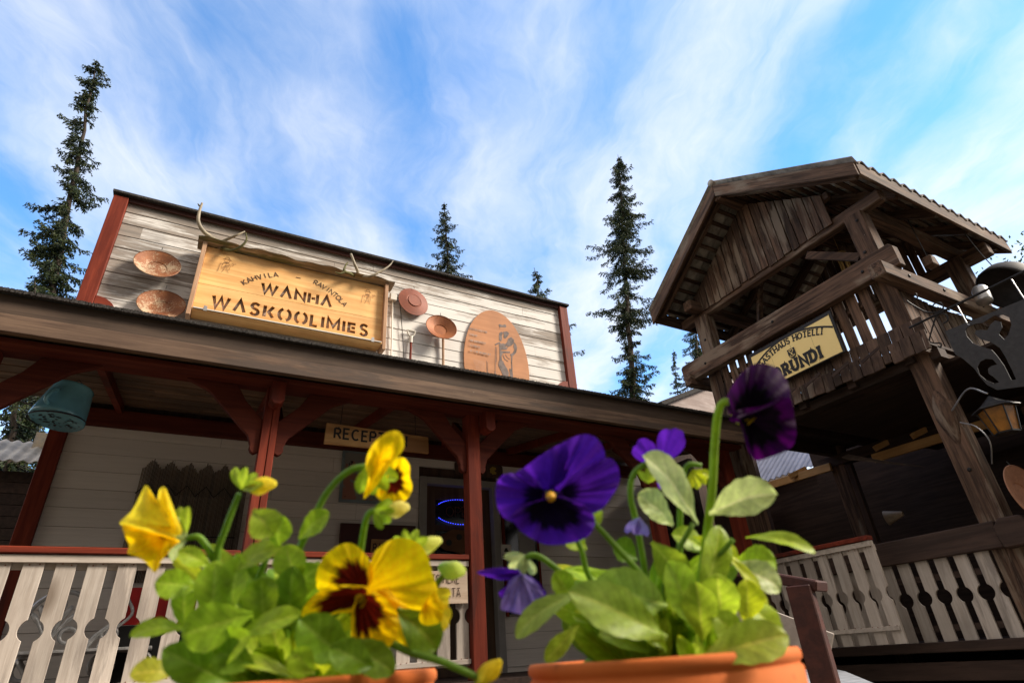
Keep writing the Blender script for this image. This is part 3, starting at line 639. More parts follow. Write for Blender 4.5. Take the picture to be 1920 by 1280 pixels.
b = MB(); paint(b, 'TICKETS HERE', .062, .006, (1.625, 4.547, .565), (1, 0, 0), (0, 0, 1), (0, -1, 0), gap=.17, sx=.62, jit=.03); b.build('text_line', m_burn, tk); b = MB()
paint(b, 'LIPUT TÄÄLTÄ', .062, .006, (1.625, 4.547, .465), (1, 0, 0), (0, 0, 1), (0, -1, 0), gap=.17, sx=.62, jit=.03)
b.add([(2.055, 4.5445, .635), (2.075, 4.5445, .645), (2.073, 4.5445, .65), (2.053, 4.5445, .64)], [(0, 1, 2, 3)]); b.build('text_line', m_burn, tk)
rc = thing('reception_sign', (1.36, 4.75, 1.68), 'golden wooden board reading RECEPTION hanging under the porch beam', 'sign')
b = MB(); b.prism([(0, .0), (.93, .006), (.925, .16), (.004, .185)], (.897, 4.735, 1.677), (1, 0, 0), (0, 0, 1), (0, .03, 0)); b.build('board', m_recep, rc, bev=.004)
b = MB(); paint(b, 'RECEPTION', .088, .017, (.975, 4.734, 1.733), (1, 0, 0), (0, 0, 1), (0, -1, 0), gap=.30, sx=.86, jit=.03); b.build('letters', m_ink, rc)
b = MB(); b.tube([(1.02, 4.75, 1.85), (1.03, 4.75, 2.1)], .003, 5); b.tube([(1.7, 4.75, 1.83), (1.69, 4.75, 2.1)], .003, 5); b.build('hanging_wire', m_wire, rc)

# ------------------------------------------------------------------ name board on the false front
sg = thing('name_board', (.68, 6.2, 3.5), 'large pine board with cut-out letters WANHA WASKOOLIMIES on the false front', 'sign')
SX0, SX1, SZ0, SZ1, SY = -.365, 1.735, 3.535, 4.41, 6.20
def strokes_outline(text, h, t, ox, oz, gap, sx=1.):
    lay, tot = layout(text, h, gap, sx); out = []
    for x, w, ss in lay:
        for s in ss:
            A, B = offs(s, t); out.append([(ox+p.x, oz+p.y) for p in A]+[(ox+p.x, oz+p.y) for p in reversed(B)])
    return out, tot
GLs = dict(GL)
GL['K'] = (.72, [[(0, 0), (0, 1)], [(.70, 1), (.33, .5), (.74, 0)]]); GL['E'] = (.62, [[(.62, .88), (.0, .88), (0, .12), (.62, .12)], [(.24, .5), (.58, .5)]])
GL['H'] = (.74, [[(0, 0), (0, 1)], [(.74, 0), (.74, 1)], [(.20, .5), (.54, .5)]])
def fitx(text, h, gap, width):
    a = layout(text, h, gap, 1.)[1]; b_ = layout(text, h, gap, 0.)[1]; return (width-b_)/(a-b_)
h1, _ = strokes_outline('WΛNHΛ', .140, .038, .285, 3.935, .38, fitx('WΛNHΛ', .140, .38, .80))
h2, _t2 = strokes_outline('WΛSKʘʘLIMIES', .148, .038, -.185, 3.628, .42, fitx('WΛSKʘʘLIMIES', .148, .42, 1.74))
GL.update(GLs)
def clampz(poly, lo, hi): return [(x, min(max(z, lo), hi)) for x, z in poly]
zs = 3.896                                              # joint between the two upper boards
lower = [clampz(p, SZ0+.02, zs-.01) for p in h2]; upper = [clampz(p, zs+.01, SZ1-.02) for p in h1]
for nm, z0, z1, hs in (('upper', zs+.002, SZ1, upper), ('lower', SZ0+.012, zs-.002, lower)):
    cutplate('face_board', m_pine, [(SX0, z0), (SX1, z0), (SX1, z1), (SX0, z1)], hs, (0, SY, 0), (1, 0, 0), (0, 0, 1), .022, sg)
b = MB(); b.box(SX0, SX1, SY+.026, SY+.04, SZ0, SZ1); b.build('backing', m_cut, sg)
b = MB(); b.box(SX0-.045, SX0-.002, 6.12, 6.335, SZ0-.09, SZ1+.02); b.build('side_board', m_pinez, sg, bev=.003)
b = MB(); b.box(SX1+.002, SX1+.045, 6.12, 6.335, SZ0-.09, SZ1+.02); b.build('side_board', m_pinez, sg, bev=.003)
b = MB(); b.box(SX0, SX1, 6.125, 6.335, SZ0-.02, SZ0+.008); b.build('bottom_board', m_pine, sg, bev=.002)
b = MB(); b.box(SX0+.01, SX1-.01, 6.112, 6.124, SZ0-.004, SZ0+.008); b.build('light_strip', m_white, sg)
for x in (SX0+.11, SX1-.14):
    b = MB(); b.box(x, x+.035, 6.108, 6.1118, SZ0-.02, SZ0+.04); b.build('clip', m_galv, sg)
b = MB(); r2 = random.Random(4)
def logprof(t, a):
    e = 1+.12*math.sin(t*23)+.08*math.sin(t*51+a*2); return e
def logf(u, v):
    x = SX0-.10+(SX1-SX0+.22)*u; a = v*2*math.pi; e = logprof(u, a); sag = .012*math.sin(u*9)
    return Vector((x, 6.19+.12*math.cos(a)*e, SZ1+.03+sag*.6+.018*math.sin(a)*e-.01*math.cos(a)))
b.grid(logf, 60, 14); b.add([logf(0, k/14) for k in range(14)], [list(range(14))]); b.add([logf(1, k/14) for k in range(14)], [list(range(14))]); b.build('log_ledge', m_grey, sg)
b = MB()
def warpfun(cx, cz, rad, start):
    def f(px, py, mid, tot):
        a = start-(px)/rad; return (cx+(rad+py)*math.sin(-a)*1., cz+(rad+py)*math.cos(a))
    return f
# arc text above WANHA: centre below the words
def arctext(b, text, h, t, cx, cz, rx, rz, a0, a1, mat=None):
    n = len(text)
    for i, ch in enumerate(text):
        a = R(a0+(a1-a0)*i/(n-1)); px = cx+rx*math.cos(a); pz = cz+rz*math.sin(a); tn = Vector((rx*math.sin(a), 0, -rz*math.cos(a))).normalized()
        up = Vector((-tn.z, 0, tn.x)); w = GL[ch][0]*h
        paint(b, ch, h, t, Vector((px, SY-.0135, pz))-tn*w/2, tn, up, (0, -1, 0), lift=.001)
arctext(b, 'KAHVILA', .062, .010, .665, 3.464, .775, .775, 135.5, 108.4)
b.build('burnt_word', m_burn, sg); b = MB()
arctext(b, 'RAVINTOLA', .062, .010, .665, 3.464, .775, .775, 74.7, 43.5)
b.build('burnt_word', m_burn, sg); b = MB()
paint(b, '-', .11, .010, (.64, SY-.0135, 4.20), (1, 0, 0), (0, 0, 1), (0, -1, 0), lift=.001)
b.build('burnt_dash', m_burn, sg)
def doodle(cx, cz, s, seed):
    """faint line drawing of a digger with hat, beard and pan"""
    b = MB(); q = random.Random(seed); k = [0]
    def line(pts, t=.0035):
        A, B = offs([(cx+x*s, cz+z*s) for x, z in pts], t); k[0] += 1; n = len(A)
        b.add([(p.x, SY-.0145-k[0]*1e-4, p.y) for p in A]+[(p.x, SY-.0145-k[0]*1e-4, p.y) for p in B], [(i, i+1, n+i+1, n+i) for i in range(n-1)])
    line(arc(0, .55, .22, .2, 0, 360, 14)); line([(-.35, .68), (-.2, .75), (.2, .75), (.35, .66)], .006); line([(-.2, .75), (-.12, .95), (.1, .98), (.2, .75)], .005)
    for i in range(14):
        x = -.2+i*.03; line([(x, .5-.02*abs(i-7)), (x+q.uniform(-.06, .06), .5-q.uniform(.15, .35))])
    line([(-.22, .3), (-.35, -.1), (-.3, -.45)]); line([(.22, .3), (.35, -.05), (.3, -.45)]); line([(-.3, -.45), (.3, -.45)]); line([(-.05, .1), (-.1, -.4), (-.25, -.8)]); line([(.05, .1), (.12, -.4), (.3, -.8)])
    line([(.22, .25), (.55, .1), (.6, .35)]); line([(-.22, .25), (-.5, .05), (-.45, .3)]); line(arc(.62, .38, .16, .07, 0, 360, 12)); line([(-.5, .1), (-.6, -.8)], .005)
    for i in range(10): line([(q.uniform(-.3, .3), q.uniform(-.4, .2)), (q.uniform(-.3, .3), q.uniform(-.4, .2))], .0025)
    b.build('burnt_drawing', m_faint, sg)
doodle(-.13, 4.20, .125, 1); doodle(1.53, 4.19, .125, 2)

def tubefan(name, label, strokes, mat, tipmat):
    t = thing(name, strokes[0][0][0], label, 'antler', 'reindeer antlers above the name board')
    for i, (pts, r0, r1) in enumerate(strokes):
        bz = bezier(pts, 6); n = len(bz); b = MB(); b.tube(bz, [1.9*(r0+(r1-r0)*k/(n-1)) for k in range(n)], 8); b.build('beam' if i == 0 else 'tine', mat if i < 2 else tipmat, t, smooth=True)
def A(x, y, Y=6.2): return on(x, y, 1, Y)
tubefan('antler', 'tall pale antler with curled mossy tine at the left end of the name board', [
 ([A(414, 467), A(405, 452, 6.16), A(382, 434, 6.12), A(372, 415, 6.1), A(374, 396, 6.1), A(379, 381, 6.1)], .016, .007),
 ([A(412, 455, 6.16), A(432, 446, 6.05), A(446, 440, 6.0), A(459, 434, 6.)], .011, .004),
 ([A(414, 466), A(434, 470, 6.05), A(452, 462, 5.98), A(462, 450, 5.95), A(461, 437, 5.95)], .012, .004),
 ([A(374, 386, 6.1), A(371, 382, 6.1)], .006, .003)], m_antler, m_moss)
tubefan('antler', 'low spreading antler with palmed mossy tine at the right end of the name board', [
 ([A(668, 521), A(671, 510, 6.15), A(665, 495, 6.1), A(658, 476, 6.1)], .014, .008),
 ([A(670, 515), A(690, 519, 6.05), A(715, 508, 6.), A(730, 498, 6.), A(737, 489, 6.)], .012, .003),
 ([A(668, 519), A(655, 512, 6.05), A(645, 508, 6.), A(648, 498, 6.), A(652, 492, 6.)], .012, .004),
 ([A(648, 508, 6.), A(638, 513, 6.), A(628, 510, 6.)], .009, .003)], m_antler, m_moss)
def pan(name, c, rad, nrm, mat, label, depth=.06, flip=False, grp='rusty gold pans'):
    t = thing(name, c, label, 'gold pan', grp); s = -1 if flip else 1; d = depth
    pr = [(.0001, 0), (.40*rad, 0), (.405*rad, .002*s), (.43*rad, .012*s), (.46*rad, .012*s), (.50*rad, .009*s), (.93*rad, d*.92*s), (rad, d*s), (rad*1.01, (d+.004)*s), (rad*.985, (d+.008)*s), (rad*.965, (d+.001)*s), (.47*rad, .021*s), (.43*rad, .017*s), (.41*rad, .009*s), (.0001, .008*s)]
    b = MB(); b.lathe(pr, c, nrm, 96); b.build('pan', mat, t, smooth=False)
    b = MB(); a = Vector(c)+Vector((0, 0, 1))*rad*.96+Vector(nrm)*(d*s*.6); b.tube([a, a+Vector((0, .02, .05))], .004, 5); b.build('hook', m_wire, t)
pan('gold_pan', Vector((-.795, 6.29, 4.035)), .225, (.05, -1, .34), m_rustA, 'upper of the two chipped rusty pans left of the name board', .07)
pan('gold_pan', Vector((-.655, 6.29, 3.55)), .228, (.0, -1, .36), m_rustA, 'lower chipped rusty pan, with a broad pale ring, left of the name board', .06)
pan('gold_pan', Vector((2.19, 6.26, 4.36)), .218, (.1, -1, .08), m_rustB, 'dark red rusty pan with its base outward beside the name board', .032, True)
pan('gold_pan', Vector((2.57, 6.28, 3.98)), .215, (-.1, -1, .24), m_rustC, 'orange rusty pan open to the front above a spade shaft', .07)
pan('gold_pan', Vector((5.97, 2.12, .91)), .235, (-.15, -1, .1), m_rustD, 'dull brown rusty pan hung on the right post of the tower', .06)
# spades, box and cables on the false front
sp = thing('spade', (2.17, 6.33, 3.1), 'spade with white D-shaped handle between cable and orange pan', 'spade', 'spades leaning on the false front')
def E_(x, z, y=6.31): return Vector((x, y, z))
b = MB(); b.tube([E_(2.165, 3.10), E_(2.172, 3.74)], .016, 8); b.build('shaft', m_red, sp)
b = MB(); b.tube([E_(2.172, 3.72), E_(2.173, 3.82)], .022, 8); b.tube(bezier([E_(2.173, 3.80), E_(2.135, 3.84), E_(2.118, 3.90)], 4), .011, 6); b.tube(bezier([E_(2.173, 3.80), E_(2.21, 3.84), E_(2.23, 3.90)], 4), .011, 6); b.tube([E_(2.11, 3.905), E_(2.238, 3.905)], .012, 6); b.build('handle', m_white, sp)
b = MB(); b.prism([(-.09, 0), (.09, 0), (.09, -.2), (0, -.27), (-.09, -.2)], (2.165, 6.30, 3.12), (1, 0, 0), (0, 0, 1), (0, .006, 0)); b.build('blade', m_iron, sp)
sp = thing('spade', (2.625, 6.33, 3.1), 'spade whose plain grey shaft stands below the orange pan', 'spade', 'spades leaning on the false front')
b = MB(); b.tube([E_(2.625, 3.1), E_(2.628, 3.95)], .019, 8); b.build('shaft', m_pinez, sp)
b = MB(); b.prism([(-.09, 0), (.09, 0), (.09, -.2), (0, -.27), (-.09, -.2)], (2.625, 6.30, 3.12), (1, 0, 0), (0, 0, 1), (0, .006, 0)); b.build('blade', m_iron, sp)
jb = thing('junction_box', (1.92, 6.3, 4.3), 'white electric junction box with white pipe right of the name board', 'junction box')
b = MB(); b.box(1.86, 1.95, 6.28, 6.34, 4.31, 4.41); b.box(1.955, 2.01, 6.30, 6.34, 4.375, 4.40); b.build('box', m_white, jb, bev=.006)
b = MB(); b.tube([E_(1.905, 4.31, 6.325), E_(1.922, 3.3, 6.325)], .011, 8); b.build('pipe', m_white, jb)
b = MB(); b.tube([E_(1.80, 4.28, 6.325), E_(1.86, 4.33, 6.325)], .006, 6); b.tube(bezier([E_(1.72, 3.52, 6.3), E_(1.70, 3.45, 6.3), E_(1.76, 3.42, 6.3)], 4), .006, 6); b.build('short_cable', m_white, jb)
b = MB(); b.tube(bezier([E_(1.99, 4.385, 6.32), E_(2.02, 4.2, 6.325), E_(2.06, 3.8, 6.325), E_(2.10, 3.3, 6.325)], 6), .005, 6); solo(b, 'cable', m_wire, 'thin black cable running down beside the white pipe', 'cable')
# oval board
ov = thing('oval_board', (3.45, 6.33, 2.9), 'tan oval board with a dark drawing of a standing gold digger', 'sign')
OC, OA, OB = (3.452, 3.62), .515, .915
def oval(t): return (OA*math.cos(t)*(1-.0*math.sin(t)), OB*math.sin(t))
b = MB(); b.prism([oval(2*math.pi*k/64) for k in range(64)], (OC[0], 6.318, OC[1]), (1, 0, 0), (0, 0, 1), (0, .016, 0)); b.build('board', m_oval, ov)
KK = [0]
def blob(b, pts, Y=6.316, jag=0, q=random.Random(8)):
    """pts are photograph pixels of the print; laid on the board plane"""
    P3 = [on(x+q.uniform(-jag, jag), y+q.uniform(-jag, jag), 1, Y) for x, y in pts]; KK[0] += 1
    b.add([(p.x, Y-KK[0]*1e-4, p.z) for p in P3], [list(range(len(P3)))])
def zp(pts): return [(860+x/9.143, 580+y/9.143) for x, y in pts]
def pline(b, pts, t, Y=6.316):
    P = [on(x, y, 1, Y) for x, y in pts]; Lf, Rt = offs([(p.x, p.z) for p in P], t); n = len(Lf); KK[0] += 1
    b.add([(p.x, Y-KK[0]*1e-4, p.y) for p in Lf]+[(p.x, Y-KK[0]*1e-4, p.y) for p in Rt], [(i, i+1, n+i+1, n+i) for i in range(n-1)])
b = MB()
blob(b, zp([(685, 258), (700, 250), (750, 268), (800, 255), (818, 285), (810, 310), (760, 300), (700, 305)]))
blob(b, zp([(700, 400), (730, 380), (760, 400), (740, 450), (745, 500), (730, 545), (695, 530), (690, 450)]))
blob(b, zp([(760, 385), (830, 375), (868, 410), (840, 460), (800, 500), (770, 480), (775, 430)]))
blob(b, zp([(850, 500), (900, 470), (950, 520), (945, 580), (900, 620), (850, 640), (790, 600), (830, 560)]))
blob(b, zp([(950, 560), (985, 600), (1003, 660), (985, 740), (940, 790), (900, 800), (880, 770), (930, 740), (955, 690), (940, 640)]))
blob(b, zp([(690, 600), (760, 580), (830, 610), (800, 650), (850, 640), (820, 690), (760, 690), (700, 700)]))
blob(b, zp([(700, 700), (760, 715), (880, 720), (880, 745), (760, 745), (735, 800), (745, 880), (700, 880)]))
blob(b, zp([(690, 880), (760, 880), (790, 950), (830, 1010), (860, 1080), (850, 1240), (780, 1230), (760, 1130), (710, 1020), (680, 960)]))
blob(b, zp([(870, 1010), (920, 1030), (930, 1130), (945, 1250), (895, 1250), (880, 1130)]))
blob(b, zp([(900, 800), (925, 800), (915, 900), (925, 1030), (905, 1030), (900, 900)]))
for pts, t in (([(625, 605), (700, 570), (715, 600)], .02), ([(632, 640), (625, 1110)], .006), ([(655, 640), (650, 900)], .005), ([(622, 1060), (630, 1130), (700, 1135)], .012), ([(480, 880), (490, 1150)], .005), ([(500, 900), (500, 1150)], .004),
               ([(760, 780), (790, 850), (850, 890)], .009), ([(800, 770), (840, 830), (880, 850)], .008), ([(170, 1110), (190, 1050)], .005), ([(240, 1095), (310, 1065)], .006), ([(545, 1180), (580, 1110)], .008), ([(700, 270), (705, 340)], .004)):
    pline(b, zp(pts), t)
b.build('printed_figure', m_grind, ov)
b = MB(); q = random.Random(2)
for y0, x1 in ((330, 470), (430, 300), (530, 460), (620, 360), (710, 550)):
    x = 190
    while x < x1:
        w = q.uniform(16, 26); yy = y0+(x-190)*.22; kind = q.random()
        pline(b, zp([(x, yy-16), (x+2, yy+16)]), .006); pline(b, zp([(x, yy-14), (x+w*.6, yy-12)]), .005)
        if kind > .4: pline(b, zp([(x+w*.6, yy-14), (x+w*.6, yy+18)]), .006)
        x += w
for k in range(9): pline(b, zp([(230+k*8, 860+k*22), (300+k*4, 880+k*20), (440, 905+k*18)]), .0025)
b.build('faded_lettering', m_greyp, ov)

# moss and creeper along the cap and right edge of the false front
def sprigs(name, label, path, n, sp, size, cols, seed, cat='plant', hang=0.):
    b = MB(); q = random.Random(seed)
    for i in range(n):
        t = q.random(); f = t*(len(path)-1); k = min(int(f), len(path)-2); p = path[k].lerp(path[k+1], f-k)+Vector((q.gauss(0, sp[0]), q.gauss(0, sp[1]), q.gauss(0, sp[2])))
        d = Vector((q.uniform(-1, 1), q.uniform(-1, 1), q.uniform(-1-hang, 1-hang))).normalized()*size*q.uniform(.5, 1.4); s = d.orthogonal().normalized()*size*.35*q.uniform(.5, 1)
        c = q.choice(cols); b.add([p, p+d*.5+s, p+d, p+d*.5-s], [(0, 1, 2, 3)], c)
    return tag(b.build(name, m_moss2, None, colors=True), label, cat)
gc = [(.03, .05, .02), (.05, .07, .025), (.08, .09, .03), (.02, .03, .015), (.14, .12, .05)]
sprigs('moss', 'low moss and twigs growing along the right top edge of the false front', [Vector((2.7, 6.52, 4.97)), Vector((3.3, 6.52, 5.02)), Vector((4.0, 6.5, 5.02)), Vector((4.75, 6.5, 5.0))], 2600, (.02, .03, .018), .035, gc, 3)
sprigs('creeper', 'dark creeper hanging down the right edge of the false front', [Vector((4.82, 6.5, 4.95)), Vector((4.86, 6.5, 4.5)), Vector((4.83, 6.5, 4.1)), Vector((4.86, 6.5, 3.6)), Vector((4.84, 6.5, 3.35))], 700, (.018, .03, .05), .04, gc, 4, hang=.6)

# ------------------------------------------------------------------ things behind the left railing
bn = thing('ornate_bench', (-.55, 5.8, DECK), 'silver cast-iron bench with scrolled back behind the left railing', 'bench')
def ring(b, cx, cz, rx, rz, t, a0=0, a1=360, Y=5.8, n=20): b.tube([(cx+rx*math.cos(R(a0+(a1-a0)*k/n)), Y, cz+rz*math.sin(R(a0+(a1-a0)*k/n))) for k in range(n+1)], t, 6)
b = MB()
for k in range(7):
    a = R(35+k*18); b.tube(bezier([(-.74, 5.8, .32), (-.74+.10*math.cos(a), 5.79, .36+.16*math.sin(a)), (-.74+.17*math.cos(a), 5.8, .38+.24*math.sin(a))], 4), [.012]*5+[.02]*3+[.012], 6)
b.tube([(-.78, 5.8, .26), (-.75, 5.8, .36), (-.71, 5.8, .26)], .03, 6); ring(b, -.70, .45, .21, .22, .016, 10, 170)
for x in (-.62, -.36): ring(b, x, .37, .05, .05, .014)
ring(b, -.36, .37, .02, .02, .012); b.tube(bezier([(-.50, 5.8, .26), (-.44, 5.8, .36), (-.30, 5.8, .50), (-.33, 5.8, .66)], 5), .02, 6); b.tube(bezier([(-.42, 5.8, .26), (-.38, 5.8, .36), (-.24, 5.8, .50), (-.29, 5.8, .62)], 5), .012, 6)
b.build('backrest', m_castw, bn, smooth=True)
b = MB(); b.beam((-.9, 5.75, .255), (-.05, 5.75, .255), .34, .022); b.build('seat', m_castw, bn, bev=.004)
for x in (-.82, -.36, -.12):
    b = MB(); ring(b, x, .16, .075, .075, .016); ring(b, x+.03, .15, .035, .035, .012); b.tube(bezier([(x-.05, 5.8, .22), (x+.03, 5.78, .08), (x-.02, 5.8, DECK+.01)], 5), .022, 6); b.build('leg', m_castw, bn, smooth=True)
rp_ = thing('red_board', (-.1, 5.95, .4), 'dark red rectangular board standing behind the silver bench', 'board')
b = MB(); b.box(-.31, .42, 5.90, 5.93, .435, .71); b.build('panel', m_redp, rp_)
b = MB(); b.box(-.31, .42, 5.90, 5.93, DECK, .43); b.build('base', m_ink, rp_)
b = MB(); b.beam((-1.16, 4.9, .18), (-1.06, 4.9, -.1), .02, .02); solo(b, 'stick', m_piney, 'short yellow stick leaning at the lower left behind the railing', 'stick')
# neighbouring house at the left
nb_ = thing('neighbour_shed', (-3.2, 10.5, -.62), 'dark log shed with pale corrugated roof at the far left', 'shed')
b = MB(); k = 0
while k*.14 < 2.9: b.box(-5.5, -1.72, 9.25, 9.33, -.44+k*.14, -.44+k*.14+.132); k += 1
b.box(-5.5, -1.72, 9.34, 9.6, -.62, 2.45); b.build('wall', m_dark, nb_)
b = MB()
def cf(u, v):
    x = -5.6+(3.95)*u; return Vector((x, 8.95+.62*v, 2.54+.44*v+.016*math.sin(x*2*math.pi/.13)))
b.grid(cf, 240, 1); b.build('corrugated_roof', m_corrw, nb_, solid=.01)
b = MB(); b.box(-1.98, -1.80, 9.4, 9.44, 2.75, 3.08); b.build('vent_hatch', rust_mat('speckled_metal', (.45, .43, .4), (.22, .2, .2), 1.), nb_)
b = MB(); b.box(-2.12, -2.0, 9.16, 9.2, 1.15, 1.45); b.build('orange_patch', m_rustC, nb_)  # small rust-orange panel in front of the shed wall

# ------------------------------------------------------------------ tower with balcony
tw = thing('balcony_tower', (7., 3.6, -.62), 'dark weathered timber tower with roofed balcony at the right', 'tower')
PX0, PX1 = 5.95, 6.13
posts = [(PX0, PX1, 2.29, 2.49), (PX0, PX1, 4.66, 4.87), (8.05, 8.23, 2.29, 2.49), (8.05, 8.23, 4.66, 4.87)]
for i, (x0, x1, y0, y1) in enumerate(posts):
    b = MB(); b.box(x0, x1, y0, y1, -.62, 4.13); b.build('post', m_twz, tw, bev=.008)
kn = MB()   # big knot on the right post
kn.lathe([(.02, -.40), (.055, -.28), (.085, -.14), (.105, -.02), (.095, .08), (.06, .20), (.02, .34)], (6.0, 2.37, 1.72), (.0, 0, 1), 20); kn.build('knot', m_twz, tw, smooth=True)
# top frame
b = MB(); b.beam((6.06, 2.07, 4.20), (6.06, 5.16, 4.20), .12, .14); b.build('tie_beam', m_twy, tw, bev=.01)
b = MB(); b.beam((8.2, 2.02, 4.11), (8.2, 5.06, 4.11), .14, .17); b.build('tie_beam', m_twy, tw, bev=.01)
for y in (2.39, 4.76):
    b = MB(); b.beam((5.75 if y > 3 else 6.14, y, 4.27), (8.6, y, 4.27), .14, .15); b.build('wall_plate', m_twx, tw, bev=.01)
b = MB(); b.beam((5.52, 3.63, 5.32), (8.7, 3.63, 5.32), .12, .14); b.build('ridge_beam', m_twx, tw, bev=.01)
RX0, RX1, RY0, RY1, RYA, RZA, RZE = 5.5, 8.78, 2.00, 5.20, 3.63, 5.48, 4.36
def slope(y): return RZE+(RZA-RZE)*((y-RY0)/(RYA-RY0) if y < RYA else (RY1-y)/(RY1-RYA))
for y0, y1 in ((RY0-.04, RYA), (RYA, RY1+.04)):
    def fn(u, v, y0=y0, y1=y1):
        x = RX0-.03+(RX1-RX0+.05)*u; y = y0+(y1-y0)*v; st = .012*(1-((v if y0 > RYA-.01 else 1-v)*3 % 1)); return Vector((x, y, slope(y)+.05+.032*math.sin(x*2*math.pi/.2)))
    b = MB(); b.grid(fn, 200, 6); b.build('roof_sheet', m_sheet, tw, solid=.012, smooth=False)
b = MB(); b.tube([(RX0-.04, RYA, RZA+.05), (RX1+.02, RYA, RZA+.05)], .045, 12); b.build('ridge_cap', m_sheet, tw, smooth=True)
for y0, y1 in ((RY0, RYA), (RYA, RY1)):
    for k in range(11):
        y = y0+(y1-y0)*(k+.5)/11.; b = MB(); b.beam((RX0+.03, y, slope(y)-.01), (RX1-.03, y, slope(y)-.01), .05, .03); b.build('batten', m_twx, tw)
    for x in (5.62, 6.35, 7.1, 7.85, 8.6):
        ya, yb = (y0+.03, y1-.04) if y0 < 3 else (y0+.04, y1-.03); b = MB(); b.beam((x, ya, slope(ya)-.09), (x, yb, slope(yb)-.09), .06, .12); b.build('rafter', m_twup if y0 < 3 else m_twdn, tw)
    ya, yb = (y0-.02, RYA-.002) if y0 < 3 else (RYA+.002, y1+.02)
    for x in (5.5, 8.76):
        b = MB()
        za, zb_ = slope(ya), slope(yb)
        b.prism([(ya, za-.17), (yb, zb_-.19), (yb, zb_+.01), (ya, za+.01)], (x-.02, 0, 0), (0, 1, 0), (0, 0, 1), (.035, 0, 0)); b.build('barge_board', m_twup if y0 < 3 else m_twdn, tw, bev=.004)
b = MB(); b.prism([(RX0+.02, -.17), (RX1-.03, -.17), (RX1-.03, .015), (RX0+.02, .015)], (0, RY0-.03, RZE), (1, 0, 0), (0, 0, 1), (0, .03, 0)); b.build('eave_board', m_twx, tw, bev=.004)
b = MB(); b.prism([(RX0+.02, -.17), (RX1-.03, -.17), (RX1-.03, .015), (RX0+.02, .015)], (0, RY1+.0, RZE), (1, 0, 0), (0, 0, 1), (0, .03, 0)); b.build('eave_board', m_twx, tw, bev=.004)
# gable boards
r3 = random.Random(12)
for X, nm in ((5.975, 'gable_boards'), (8.14, 'gable_boards')):
    b = MB(); y = 2.62
    while y < 4.80:
        w = r3.uniform(.105, .13); z0 = 4.215-r3.uniform(0, .03); za, zb_ = slope(y)-.16, slope(y+w)-.16
        if min(za, zb_) > z0+.03: b.prism([(y, z0), (y+w-.012, z0+r3.uniform(-.006, .006)), (y+w-.012, zb_), (y, za)], (X+r3.uniform(-.006, .006), 0, 0), (0, 1, 0), (0, 0, 1), (.02, 0, 0))
        y += w
    b.build(nm, m_twz, tw, bev=.002)
b = MB(); b.box(5.99, 6.06, 2.55, 4.6, 4.55, 4.64); b.build('gable_rail', m_twy, tw)
b = MB(); b.beam((6.6, 4.5, 3.3), (6.3, 3.9, 4.35), .06, .07); b.build('brace', m_twy, tw)
b = MB(); b.beam((6.04, 2.52, 3.65), (6.04, 3.05, 4.05), .06, .09); b.build('brace', m_twy, tw)
# balcony: rails, boards, floor
b = MB(); b.prism([(2.10, 3.20), (5.14, 3.20), (5.16, 3.44), (5.13, 3.47), (2.13, 3.47), (2.10, 3.43)], (5.78, 0, 0), (0, 1, 0), (0, 0, 1), (.11, 0, 0)); b.build('balcony_rail', m_twy, tw, bev=.008)
b = MB(); b.beam((5.50, 2.21, 3.115), (8.45, 2.21, 3.115), .14, .16); b.build('balcony_rail', m_twx, tw, bev=.01)
b = MB(); b.beam((5.70, 5.02, 3.2), (8.45, 5.02, 3.2), .12, .16); b.build('balcony_rail', m_twx, tw, bev=.01)
b = MB(); b.prism([(2.12, 3.2), (4.95, 3.2), (4.95, 3.4), (2.12, 3.4)], (8.30, 0, 0), (0, 1, 0), (0, 0, 1), (.08, 0, 0)); b.build('balcony_rail', m_twy, tw, bev=.008)
def uprights(axis, c, a0, a1, z0, z1, w, gap, name='balcony_boards', mat=m_twz, skip=()):
    b = MB(); a = a0
    while a < a1:
        ww = w*r3.uniform(.9, 1.1); 
        if not any(s0 < a < s1 for s0, s1 in skip):
            t = r3.uniform(-.004, .004); dz = r3.uniform(-.015, .015)
            if axis == 1: b.box(c+t, c+t+.022, a, a+ww, z0, z1+dz)
            else: b.box(a, a+ww, c+t, c+t+.022, z0, z1+dz)
        a += ww+gap*r3.uniform(.6, 1.3)
    b.build(name, mat, tw, bev=.002)
uprights(1, 5.90, 2.53, 2.97, 2.55, 3.3, .105, .040); uprights(1, 5.90, 3.02, 4.05, 2.55, 3.3, .125, .008); uprights(1, 5.90, 4.08, 4.64, 2.55, 3.3, .10, .04)
uprights(1, 8.24, 2.51, 4.64, 2.55, 3.3, .095, .055)
uprights(0, 2.31, 6.15, 8.02, 2.35, 3.05, .085, .016); uprights(0, 4.80, 6.16, 8.02, 2.5, 3.15, .10, .04)
b = MB(); b.box(5.93, 5.98, 2.5, 4.65, 3.05, 3.12); b.build('cross_rail', m_twy, tw)
b = MB(); x = 5.86
while x < 8.3: b.box(x, x+.135, 2.25, 4.92, 2.40, 2.43); x += .14
b.build('balcony_floor', m_dark, tw)
for y in (2.45, 3.05, 3.65, 4.25, 4.75):
    b = MB(); b.beam((5.9, y, 2.33), (8.3, y, 2.33), .09, .13); b.build('joist', m_dark, tw)
b = MB(); b.beam((6.04, 2.2, 2.29), (6.04, 5.0, 2.29), .14, .10); b.build('cross_beam', m_dark, tw); b = MB(); b.beam((8.1, 2.2, 2.2), (8.1, 5.0, 2.2), .16, .14); b.build('cross_beam', m_dark, tw)
